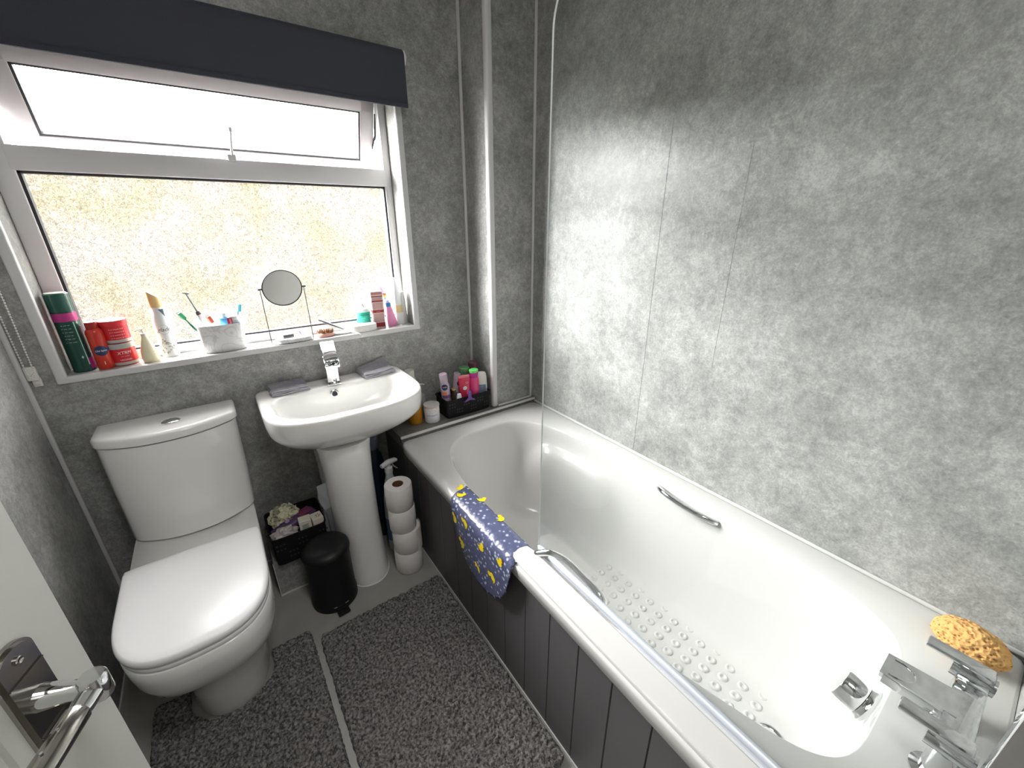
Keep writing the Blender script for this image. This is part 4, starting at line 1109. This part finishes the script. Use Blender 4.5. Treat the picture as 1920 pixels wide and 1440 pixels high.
# --- boxed product
x, y = .550, 1.728
th = thing('carton', 'tall maroon and pink product carton right of the green pump bottle', 'carton', (x, y, SZ), -.12)
bm = B(); box(bm, -.024, .024, -.016, .016, 0, .150, .0006, 1); finish('carton_box', bm, col('carton_pale', (.80, .72, .70), .4), th, 20)
for k, (a, b_, cc) in enumerate(((.002, .020, (.30, .02, .03)), (.062, .074, (.30, .02, .03)), (.106, .114, (.28, .06, .06)), (.127, .132, (.28, .06, .06)), (.136, .147, (.45, .22, .20)))):
    bm = B(); box(bm, -.0225, .0225, -.0165, -.0158, a, b_); box(bm, -.0246, -.0238, -.015, .015, a, b_); finish('printed_band', bm, col('maroon_%d' % k, cc), th, 0)
bm = B(); box(bm, -.0205, .0205, -.0163, -.0158, .076, .104); box(bm, -.0205, .0205, -.0163, -.0158, .022, .060); box(bm, -.0205, .0205, -.0163, -.0158, .115, .126); finish('printed_field', bm, col('dusty_pink', (.52, .33, .32)), th, 0)
patch_poly(th0, 'round_print', .0279, [(.010 * math.cos(t), .018 + .008 * math.sin(t)) for t in [i * 2 * PI / 24 for i in range(24)]], facing(.492, 1.738), col('print_mint', (.45, .68, .60)))
for k in range(4): lettering('--- ---- --', .006, WHT, th, M=T(0, -.0167, .099 - .0062 * k) @ RX(PI / 2))
lettering('--------', .006, WHT, th, M=T(0, -.0169, .068) @ RX(PI / 2))
# --- pink bottle with blue collar and rainbow top
x, y = .604, 1.712; f = facing(x, y)
th = bottle('hair_remover_bottle', 'slim pink bottle with blue collar in front of the sill corner', 'bottle', x, y, SZ,
    [(0, 0), (.020, 0), (.021, .003), (.0195, .030), (.014, .062), (.0095, .084), (0, .084)], col('bottle_pink', (.78, .30, .52), .3), tilt=(0, -.12), ey=.6,
    parts=[('blue_collar', [(0, .084), (.0105, .084), (.0095, .100), (0, .100)], col('collar_blue', (.04, .25, .62), .3)), ('nozzle', [(0, .100), (.008, .100), (.004, .112), (0, .112)], col('nozzle_lilac', (.55, .55, .85)))])
th = thing('toy_toothbrush', 'pink headed brush with rainbow neck behind the slim pink bottle', 'brush', (.594, 1.735, SZ))
bm = B(); tube(bm, [(0, 0, 0), (-.004, 0, .115)], [.006, .005], 12); finish('brush_stem', bm, col('stem_white', (.8, .76, .72)), th)
for k, cc in enumerate(((.35, .45, .8), (.8, .75, .15), (.85, .45, .1), (.75, .08, .05))):
    bm = B(); tube(bm, [(-.004, -.001, .112 + .006 * k), (-.0045, -.001, .118 + .006 * k)], .007, 12); finish('rainbow_ring', bm, col('ring_%d' % k, cc), th)
bm = B(); lathe(bm, [(0, 0), (.010, .002), (.016, .012), (.014, .026), (.006, .034), (0, .035)], 24, M=T(-.010, .003, .132) @ RY(-.35), ey=.7); finish('brush_top', bm, col('top_pink', (.85, .50, .75), .25), th)
# --- two leaning packets in the corner
def packet(name, label, x, y, rz, pts, thick, m, cat='bottle', tilt=(0, 0), parts=()):
    th = thing(name, label, cat, (x, y, SZ), rz, None, tilt)
    bm = B(); L = []
    for w0, w1, z in pts: L.append(sloop((w0 + w1) / 2, 0, (w1 - w0) / 2, thick, thick, 2.3, 2.3, z, 28))
    loft(bm, L); finish('body', bm, m, th, 60)
    for pn, pts2, mm in parts:
        bm = B(); loft(bm, [sloop((a + b_) / 2, 0, (b_ - a) / 2, thick * 1.06, thick * 1.06, 2.3, 2.3, z, 28) for a, b_, z in pts2]); finish(pn, bm, mm, th, 60)
    return th
packet('squeeze_bottle', 'tall white squeeze bottle with yellow band in the sill corner', .642, 1.722, .15,
    [(-.016, .018, 0), (-.019, .020, .003), (-.020, .018, .04), (-.019, .014, .085), (-.020, .012, .13), (-.022, .008, .165), (-.022, -.006, .195), (-.020, -.012, .20)], .013, col('squeeze_white', (.76, .79, .80), .3),
    parts=[('yellow_band', [(-.0195, .0165, .052), (-.0195, .0145, .084)], col('band_yellow', (.72, .58, .30), .4)), ])
packet('spare_squeeze_bottle', 'shorter white bottle leaning on the right reveal of the window', .664, 1.728, .3,
    [(-.012, .014, 0), (-.014, .015, .003), (-.014, .014, .05), (-.012, .010, .10), (-.010, .006, .135), (-.006, .002, .14)], .011, col('squeeze_grey', (.66, .67, .66), .35))

# --- ledge by the bath
LZ = .5005
x, y = .666, 1.520; f = facing(x, y)
th = thing('cotton_bud_tub', 'clear round tub of cotton buds with white label on the tiled ledge', 'tub', (x, y, LZ))
bm = B(); lathe(bm, [(0, 0), (.031, 0), (.0335, .004), (.0335, .070), (.0325, .072), (0, .072)], 40); finish('tub_body', bm, col('tub_white', (.74, .73, .76), .25), th, 40)
bm = B(); lathe(bm, [(0, .081), (.034, .081), (.0352, .079), (.0352, .072), (0, .072)], 40); finish('lid', bm, col('clear_lid', (.50, .48, .46), .12), th, 40)
rnd = random.Random(2); bm = B()
for k in range(60):
    a = f + rnd.uniform(-1.4, 1.4); zz = rnd.uniform(.052, .070)
    bmesh.ops.create_icosphere(bm, subdivisions=1, radius=.0026, matrix=T(.0325 * math.cos(a), .0325 * math.sin(a), zz))
o = finish('cotton_tips', bm, col('tip_cream', (.72, .60, .50), .9), th); o['kind'] = 'stuff'
lettering("Johnson's", .013, col('print_blue2', (.05, .12, .35)), th, r=.0338, a0=f, z=.038, shear=.3); lettering('-----', .0062, NAVY, th, r=.0338, a0=f, z=.020)
bottle('amber_bottle', 'amber liquid bottle behind the clear cotton bud tub', 'bottle', .600, 1.545, LZ, [(0, 0), (.028, 0), (.030, .004), (.030, .075), (.024, .092), (.010, .100), (.010, .112), (0, .112)], col('amber', (.42, .18, .01), .12), ey=.8)
th = bottle('grey_pump_bottle', 'clear grey pump bottle between the basin and the basket', 'bottle', .640, 1.590, LZ, [(0, 0), (.030, 0), (.032, .004), (.032, .085), (.028, .105), (.012, .116), (.011, .122), (0, .122)], col('clear_grey', (.20, .20, .19), .15))
bm = B(); lathe(bm, [(0, .122), (.012, .122), (.011, .136), (.004, .137), (.004, .152), (0, .152)], 20); tube(bm, [(-.005, 0, .155), (.012, -.006, .155), (.027, -.010, .152)], [.006, .005, .004], 10, flat=.6); finish('pump', bm, col('pump_grey', (.50, .49, .46)), th)
bottle('white_lidded_tub', 'white capped bottle half hidden behind the right end of the basin', 'bottle', .625, 1.632, LZ, [(0, 0), (.022, 0), (.024, .004), (.024, .17), (.020, .18), (0, .18)], col('tub_ivory', (.55, .54, .50), .4), parts=[('cap', [(0, .18), (.020, .18), (.020, .212), (0, .213)], col('cap_ivory', (.62, .61, .56), .4))])
def perforated_basket(name, label, x0, x1, y0, y1, z0, z1, m, rad=.014, holes=True):
    th = thing(name, label, 'basket', ((x0 + x1) / 2, (y0 + y1) / 2, z0))
    w, d, h = (x1 - x0) / 2, (y1 - y0) / 2, z1 - z0
    def L(a, b_, z): return sloop(0, 0, a, b_, b_, 14, 14, z, 72)
    bm = B(); loft(bm, [L(w - .006, d - .006, 0), L(w - .004, d - .004, .002), L(w - .001, d - .001, h - .004), L(w + .002, d + .002, h - .003), L(w + .002, d + .002, h), L(w - .004, d - .004, h), L(w - .007, d - .007, .005)])
    finish('basket_shell', bm, m, th, 40)
    bm = B(); nx = int(w * 2 / .012)
    for i in range(nx):
        for j in range(4):
            if (i // 3) % 2 == (j // 2): continue
            xx = -w + .012 + i * .012; zz = h * .22 + j * h * .17
            yy = -(d - .004 + .003 * zz / h) - .0006
            box(bm, xx, xx + .005, yy, yy + .001, zz, zz + .005)
    o = finish('slots', bm, col('slot_grey', (.04, .04, .04), .6), th, 0); o['kind'] = 'stuff'
    return th
perforated_basket('toiletry_basket', 'black perforated basket full of bottles on the tiled ledge', .722, .950, 1.480, 1.600, LZ, LZ + .088, MAT['black'])
bz = LZ + .0055
def bb(name, label, x, y, prof, m, tilt=(0, 0), parts=(), ey=.65, rz=None, cat='bottle'):
    return bottle(name, label, cat, x, y, bz, prof, m, rz=rz if rz is not None else 0, parts=parts, tilt=tilt, ey=ey)
x, y = .760, 1.545; f = facing(x, y)
th = bb('deodorant_can', 'lilac aerosol with round navy badge at the left of the basket', x, y, [(0, 0), (.0195, 0), (.0205, .002), (.0205, .135), (.0175, .145), (.0175, .190), (.016, .192), (0, .192)], col('can_lilac', (.52, .42, .52), .3), tilt=(.02, -.10), ey=1, cat='aerosol can')
patch_poly(th, 'badge', .0208, [(.0145 * math.cos(t), .134 + .0145 * math.sin(t)) for t in [i * 2 * PI / 28 for i in range(28)]], f, NAVY)
lettering('NIVEA', .0072, WHT, th, r=.0211, a0=f, z=.134)
bm = B(); cylpatch(bm, .0207, .095, .112, f - .8, f + .3); finish('orange_flash', bm, col('flash_orange', (.75, .25, .12)), th, 0, recalc=False)
bm = B(); cylpatch(bm, .0207, .080, .095, f - .9, f + .9); finish('purple_flash', bm, col('flash_purple', (.22, .10, .32)), th, 0, recalc=False)
x, y = .812, 1.572; f = facing(x, y)
th = bb('deodorant_can', 'second lilac aerosol tucked behind the red tube in the basket', x, y, [(0, 0), (.0195, 0), (.0205, .002), (.0205, .125), (.0175, .135), (.0175, .168), (.016, .170), (0, .170)], col('can_lilac', (.5, .4, .5), .3), tilt=(.02, .10), ey=1, cat='aerosol can')
patch_poly(th, 'badge', .0208, [(.012 * math.cos(t), .125 + .012 * math.sin(t)) for t in [i * 2 * PI / 24 for i in range(24)]], f + .5, BLK)
bb('perfume_bottle', 'small dark brown bottle with gold side between the aerosols', .790, 1.520, [(0, 0), (.016, 0), (.018, .002), (.018, .090), (.010, .100), (.008, .118), (0, .118)], col('dark_brown', (.035, .022, .010), .15), parts=[('gold_cap', [(0, .100), (.0085, .100), (.0085, .120), (0, .120)], col('gold_cap', (.50, .32, .12), .3))], tilt=(0, -.1), ey=1)
th = thing('squeezed_tube', 'red shower gel tube standing in the middle of the basket', 'tube', (.838, 1.522, bz), -.25, None, (.03, -.03))
bm = B(); loft(bm, [sloop(0, 0, .021 + .006 * t, .016 * (1 - t) + .0015, .016 * (1 - t) + .0015, 2.2, 2.2, .165 * t, 32) for t in [i / 8 for i in range(9)]]); finish('tube_body', bm, col('gel_red', (.66, .03, .09), .22), th, 50)
bm = B(); loft(bm, [sloop(0, 0, .025, .003, .003, 8, 8, .160, 32), sloop(0, 0, .025, .003, .003, 8, 8, .170, 32)]); finish('crimp', bm, col('gel_pink', (.75, .20, .25), .3), th)
bm = B(); pts = [((.0105 if k % 2 else .0085) * math.cos(k * PI / 10), (.0105 if k % 2 else .0085) * math.sin(k * PI / 10)) for k in range(20)]
prism(bm, pts, .001, T(0, -.0092, .112) @ RX(PI / 2 + .10)); finish('flower_badge', bm, WHT, th, 0)
for (u, v, rr_) in ((.010, .138, .0055), (.013, .092, .004), (.008, .086, .003)):
    bm = B(); lathe(bm, [(rr_ * .7, 0), (rr_, 0), (rr_, .0008), (rr_ * .7, .0008)], 20, M=T(u, -.0085 + (.138 - v) * -.07, v) @ RX(PI / 2 + .1), cap=False); finish('bubble_print', bm, col('gel_pale', (.82, .55, .55)), th, 0)
th = bb('shampoo_bottle', 'pink bottle with bright green cap in the basket', .885, 1.515, [(0, 0), (.020, 0), (.022, .003), (.022, .14), (.0185, .155), (0, .155)], col('bottle_rose', (.66, .06, .20), .25), parts=[('collar', [(0, .155), (.0185, .155), (.0205, .180), (0, .180)], col('bottle_magenta', (.45, .03, .25), .25)), ('cap', [(0, .180), (.0205, .180), (.0215, .190), (.018, .192), (0, .192)], col('cap_lime', (.16, .72, .18), .35))], tilt=(.02, -.03), ey=.9)
bb('green_cap_bottle', 'dark bottle with dull green cap behind the red tube', .858, 1.560, [(0, 0), (.022, 0), (.024, .003), (.024, .15), (.021, .165), (0, .165)], col('pale_grey_bottle', (.30, .28, .27), .3), parts=[('cap', [(0, .165), (.022, .165), (.0245, .178), (.0245, .192), (.021, .195), (0, .195)], col('cap_moss', (.08, .22, .09), .35))], ey=1)
bb('plum_cap_bottle', 'bottle with dark plum cap at the back right of the basket', .912, 1.570, [(0, 0), (.022, 0), (.024, .003), (.024, .16), (.021, .17), (0, .17)], col('plum_bottle', (.10, .02, .05), .3), parts=[('cap', [(0, .17), (.022, .17), (.024, .18), (.024, .203), (.021, .206), (0, .206)], col('cap_plum', (.10, .035, .06), .35))], ey=1)
th = thing('shower_cream_bottle', 'white flat bottle with steel blue label at the right of the basket', 'bottle', (.925, 1.522, bz), -.42)
bm = B(); loft(bm, [sloop(0, 0, a, b_, b_, 3, 3, z, 40) for a, b_, z in ((.022, .010, 0), (.025, .012, .003), (.0265, .0135, .03), (.0265, .0135, .110), (.0255, .013, .140), (.023, .012, .158), (.019, .010, .165), (.010, .006, .167))]); finish('bottle_body', bm, col('bottle_white', (.72, .71, .68), .3), th, 50)
bm = B(); box(bm, -.019, .019, -.0142, -.0130, .060, .108, .001); finish('blue_label', bm, col('label_steel', (.17, .25, .34)), th, 20)
lettering('----', .011, WHT, th, M=T(0, -.0146, .099) @ RX(PI / 2)); lettering('---', .008, WHT, th, M=T(.002, -.0146, .087) @ RX(PI / 2)); lettering('- - -', .011, WHT, th, M=T(0, -.0146, .068) @ RX(PI / 2))
bb('small_white_tube', 'small white tube lying at the front left rim of the basket', .792, 1.497, [(0, 0), (.010, 0), (.011, .003), (.012, .085), (.009, .098), (0, .099)], col('tube_white2', (.72, .74, .78), .3), ey=.8)
# purple claw clip hooked on the front of the basket
th = thing('claw_clip', 'purple hair claw clip hooked over the front of the basket', 'hair clip', (.832, 1.4735, LZ + .094))
bm = B(); poly = [(-.007, .020), (.007, .020), (.009, .006), (.007, -.006), (.012, -.014), (.024, -.020), (.028, -.028), (.018, -.026), (.008, -.023), (0, -.021), (-.008, -.023), (-.018, -.026), (-.028, -.028), (-.024, -.020), (-.012, -.014), (-.007, -.006), (-.009, .006)]
prism(bm, poly, .0035, RX(PI / 2) @ T(0, 0, 0)); finish('clip_jaw', bm, col('clip_purple', (.14, .05, .26), .25), th, 20)
bm = B(); tube(bm, [(-.006, -.001, .018), (-.004, .006, .022), (.004, .006, .022), (.006, -.001, .018)], .0022, 8); finish('clip_hinge', bm, col('clip_purple', (.14, .05, .26)), th)

# --- floor: bin, rolls, boxed basket, bag, sprayer
th = thing('pedal_bin', 'small matt black round pedal bin in front of the pedestal', 'bin', (.128, 1.318, 0), math.radians(4))
R_ = .079
bm = B(); lathe(bm, [(0, .0), (R_ - .004, 0), (R_, .004), (R_, .030), (R_ - .003, .034), (R_ - .003, .225), (0, .225)], 64); finish('bin_body', bm, MAT['binblack'], th, 40)
bm = B(); lathe(bm, [(R_ - .004, .222), (R_ + .001, .222), (R_ + .002, .226), (R_ + .001, .236), (R_ - .006, .246), (R_ - .025, .254), (.02, .258), (0, .258)], 64); finish('bin_lid', bm, MAT['binblack'], th, 50)
bm = B(); box(bm, -.020, .020, -R_ - .028, -R_ + .006, .006, .014, .003); box(bm, -.018, .018, -R_ - .006, -R_ + .004, .008, .018, .002); finish('pedal', bm, MAT['black'], th, 30)
bm = B(); cylpatch(bm, R_ + .0006, .024, .0275, -PI / 2 - .33, -PI / 2 + .33); finish('chrome_strip', bm, MAT['chrome'], th, 0, recalc=False)
for k in range(4):
    off = ((0, 0), (.002, -.001), (-.006, .003), (-.008, .004))[k]
    rz_ = .0525 if k < 2 else .0475
    rz_ = (.0545, .0545, .051, .051)[k]
    lab = ('toilet roll at the bottom of the stack beside the pedestal', 'second toilet roll from the floor with its loose end lifted', 'third toilet roll up, under the topmost one', 'topmost toilet roll of the stack showing its brown core')[k]
    th = thing('toilet_roll', lab, 'toilet roll', (.4165 + off[0], 1.296 + off[1], .0005 + k * .1005), k * .9, 'stacked toilet rolls')
    r = rz_; bm = B()
    lathe(bm, [(.020, .002), (r - .003, .0), (r - .0005, .003), (r + .0005, .05), (r - .0005, .097), (r - .003, .1), (.020, .098)], 56, cap=False); finish('tissue', bm, MAT['tissue'], th, 40)
    bm = B(); lathe(bm, [(.0195, .001), (.0205, .001), (.0205, .099), (.0195, .099), (.0195, .001)], 32, cap=False); finish('core', bm, MAT['card'], th, 60)
    if k == 1:
        bm = B(); cylpatch(bm, r + .0018, .0, .104, -1.2, .25, 16); v1 = [bm.verts.new(((r + .0018) * math.cos(.25), (r + .0018) * math.sin(.25), z)) for z in (0, .104)]; v2 = [bm.verts.new(((r + .010) * math.cos(.42), (r + .010) * math.sin(.42), z)) for z in (.004, .110)]
        bm.faces.new((v1[0], v2[0], v2[1], v1[1])); o = finish('loose_sheet', bm, MAT['tissue'], th, 60, recalc=False); o.parent = th; o.rotation_euler = (0, 0, -.9)
# basket on the low boxing beside the toilet
KZ = .1575
perforated_basket('storage_basket', 'black perforated basket of toiletries beside the toilet', -.026, .158, 1.405, 1.590, KZ, KZ + .118, MAT['black'])
kz = KZ + .006
# bath puff
th = thing('bath_puff', 'cream nylon bath puff at the back of the basket beside the toilet', 'bath puff', (.034, 1.520, kz + .118))
rnd = random.Random(9); bm = B()
for k in range(46):
    ax = Vector((rnd.gauss(0, 1), rnd.gauss(0, 1), rnd.gauss(0, 1))).normalized(); s0 = ax.orthogonal().normalized(); t0 = ax.cross(s0); r0 = rnd.uniform(.024, .044); ph = rnd.uniform(0, 6); pts = []
    c0 = ax * rnd.uniform(.0, .02)
    prev = None
    for i in range(25):
        a = i / 24 * 4.2 + ph; rr_ = r0 * (1 + .10 * math.sin(a * 6 + k)); p = c0 + (s0 * math.cos(a) + t0 * math.sin(a)) * rr_; q = p * 1.0 + ax * (.010 + .005 * math.sin(a * 9)) + p.normalized() * .006
        p.z *= .8; q.z *= .8
        A_, B_ = bm.verts.new(p), bm.verts.new(q)
        if prev: bm.faces.new((prev[0], A_, B_, prev[1]))
        prev = (A_, B_)
finish('net_ruffles', bm, col('puff_cream', (.62, .60, .44), .6), th, 60)
th = thing('sanitary_packet', 'long purple packet lying across the basket beside the toilet', 'packet', (.060, 1.478, kz + .112), .32, None, (0, -.10))
bm = B(); loft(bm, [sloop(x_, 0, .0001, .0001, .0001, 2, 2, 0, 4) for x_ in ()] or [[Vector((x_, h * math.cos(t) , w_ * math.sin(t) * .5)) for t in [i * 2 * PI / 20 for i in range(20)]] for x_, h, w_ in ((-.082, .018, .006), (-.076, .022, .022), (-.03, .024, .034), (.03, .024, .034), (.074, .022, .022), (.080, .019, .006))]); finish('wrapper', bm, col('packet_purple', (.075, .04, .11), .35), th, 60)
bm = B(); box(bm, .020, .068, -.021, .018, .012, .0175, .002); finish('wrapper_print', bm, col('packet_plum', (.14, .03, .075), .4), th)
bm = B(); lathe(bm, [(0, 0), (.008, 0), (.007, .003), (0, .004)], 16, M=T(-.02, 0, .016)); finish('round_print', bm, col('packet_lilac', (.30, .28, .42), .4), th)
th = thing('plastic_bag', 'crumpled translucent plastic bag at the front of the basket beside the toilet', 'bag', (.022, 1.440, kz + .098))
bm = B(); bmesh.ops.create_icosphere(bm, subdivisions=4, radius=1)
for v in bm.verts:
    n0 = v.co.normalized(); k = 1 + .30 * noise.noise(n0 * 2.1) + .16 * noise.noise(n0 * 5) + .05 * noise.noise(n0 * 12)
    v.co = Vector((n0.x * .042, n0.y * .026, n0.z * .030)) * k
finish('bag_film', bm, col('bag_pale', (.42, .38, .37), .3), th, 25)
th = thing('soap_carton', 'small white square carton standing in the basket beside the toilet', 'carton', (.092, 1.432, kz + .0), -.05)
bm = B(); box(bm, -.020, .020, -.018, .018, .03, .142, .001, 1); finish('carton_box', bm, col('carton_white', (.62, .58, .50), .5), th, 20)
bm = B(); box(bm, -.012, .010, -.0187, -.0178, .110, .128); finish('front_print', bm, col('print_sage', (.30, .34, .28)), th, 0)
th = thing('flat_carton', 'flat white carton with dark flower print at the right of the basket beside the toilet', 'carton', (.134, 1.440, kz + .0), .10)
bm = B(); box(bm, -.020, .018, -.022, .022, .04, .130, .001, 1); finish('carton_box', bm, col('carton_white', (.62, .58, .50), .5), th, 20)
bm = B()
for k in range(5): lathe(bm, [(0, 0), (.003, 0), (.003, .0006), (0, .0006)], 10, c=(0, 0), M=T(.004 + .007 * math.cos(k * 1.256), -.002 + .007 * math.sin(k * 1.256), .130), ey=.6)
finish('flower_print', bm, col('print_maroon', (.14, .03, .03)), th, 0)
# white wipes packet next to the pedestal
th = thing('wipes_packet', 'tall pale foil packet wedged between the basket and the pedestal', 'packet', (.192, 1.475, KZ), .10, None, (.10, -.04))
bm = B(); L = []
for i in range(15):
    t = i / 14; z = .255 * t; w_ = .030 + .004 * math.sin(t * 9) - (.004 if t > .9 else 0); d_ = .016 * math.sin(min(1, t * 1.04) * PI) ** .6 + .0015
    L.append([Vector((w_ * math.cos(a) + .003 * math.sin(3 * a + t * 20), d_ * math.sin(a) * (1 + .2 * math.sin(5 * a + t * 15)), z)) for a in [k * 2 * PI / 24 for k in range(24)]])
loft(bm, L); finish('packet_foil', bm, col('foil_pale', (.34, .35, .37), .35), th, 30)
bm = B(); box(bm, -.020, .022, -.0195, -.0180, .020, .150, .001); finish('packet_panel', bm, col('foil_grey', (.22, .22, .24), .4), th, 20)
bottle('brown_capped_can', 'dull brown capped can behind the pale foil packet', 'aerosol can', .212, 1.560, KZ, [(0, 0), (.024, 0), (.0255, .003), (.0255, .21), (0, .21)], col('can_umber', (.07, .065, .055), .4), parts=[('cap', [(0, .21), (.024, .21), (.024, .245), (.018, .262), (0, .265)], col('cap_umber', (.09, .085, .07), .45))])
# white trigger spray behind the rolls
th = thing('spray_bottle', 'white trigger spray bottle behind the stacked toilet rolls', 'spray bottle', (.420, 1.430, 0.0005), math.radians(20))
bm = B(); loft(bm, [sloop(0, 0, a, b_, b_, 2.6, 2.6, z, 36) for a, b_, z in ((.036, .022, 0), (.040, .026, .004), (.040, .026, .17), (.036, .024, .26), (.024, .018, .33), (.014, .013, .36), (.013, .013, .38))]); finish('bottle_body', bm, col('spray_white', (.52, .54, .58), .35), th, 50)
bm = B(); loft(bm, [sloop(0, 0, a, b_, b_, 2.6, 2.6, z, 36) for a, b_, z in ((.0402, .0262, .06), (.0402, .0262, .17))]); finish('blue_label', bm, col('spray_blue', (.12, .22, .36), .4), th, 50)
bm = B(); lathe(bm, [(0, .38), (.016, .38), (.016, .400), (.011, .402), (0, .402)], 24); tube(bm, [(-.032, 0, .418), (0, 0, .422), (.034, 0, .417), (.042, 0, .412)], [.009, .012, .010, .007], 12); tube(bm, [(0, 0, .40), (0, 0, .42)], .010, 12); finish('spray_head', bm, col('spray_head', (.62, .62, .64), .35), th, 40)
bm = B(); tube(bm, [(.018, 0, .412), (.024, 0, .395), (.036, 0, .380), (.042, 0, .374)], [.004, .004, .0035, .003], 10, flat=.7); finish('trigger', bm, col('spray_head', (.6, .6, .6)), th)
bottle('bleach_bottle', 'dark blue bottle against the wall behind the trigger spray', 'bottle', .405, 1.560, .0005, [(0, 0), (.038, 0), (.040, .004), (.040, .34), (.030, .40), (.016, .43), (.016, .46), (0, .46)], col('bleach_blue', (.012, .018, .035), .35), parts=[('cap', [(0, .43), (.020, .43), (.020, .475), (.014, .482), (0, .482)], col('cap_slate', (.10, .13, .18), .4))])
th = thing('waste_pipe', 'grey waste pipe running down the wall behind the pedestal', 'pipe', (0, 0, 0))
bm = B(); tube(bm, [(.448, 1.640, .02), (.448, 1.640, .60)], .006, 12); finish('pipe_run', bm, col('pipe_grey', (.35, .34, .32), .4), th)
for zz in (.2, .45):
    bm = B(); box(bm, .440, .456, 1.634, YW - .0005, zz, zz + .008); finish('pipe_clip', bm, col('pipe_grey', (.3, .3, .3)), th)
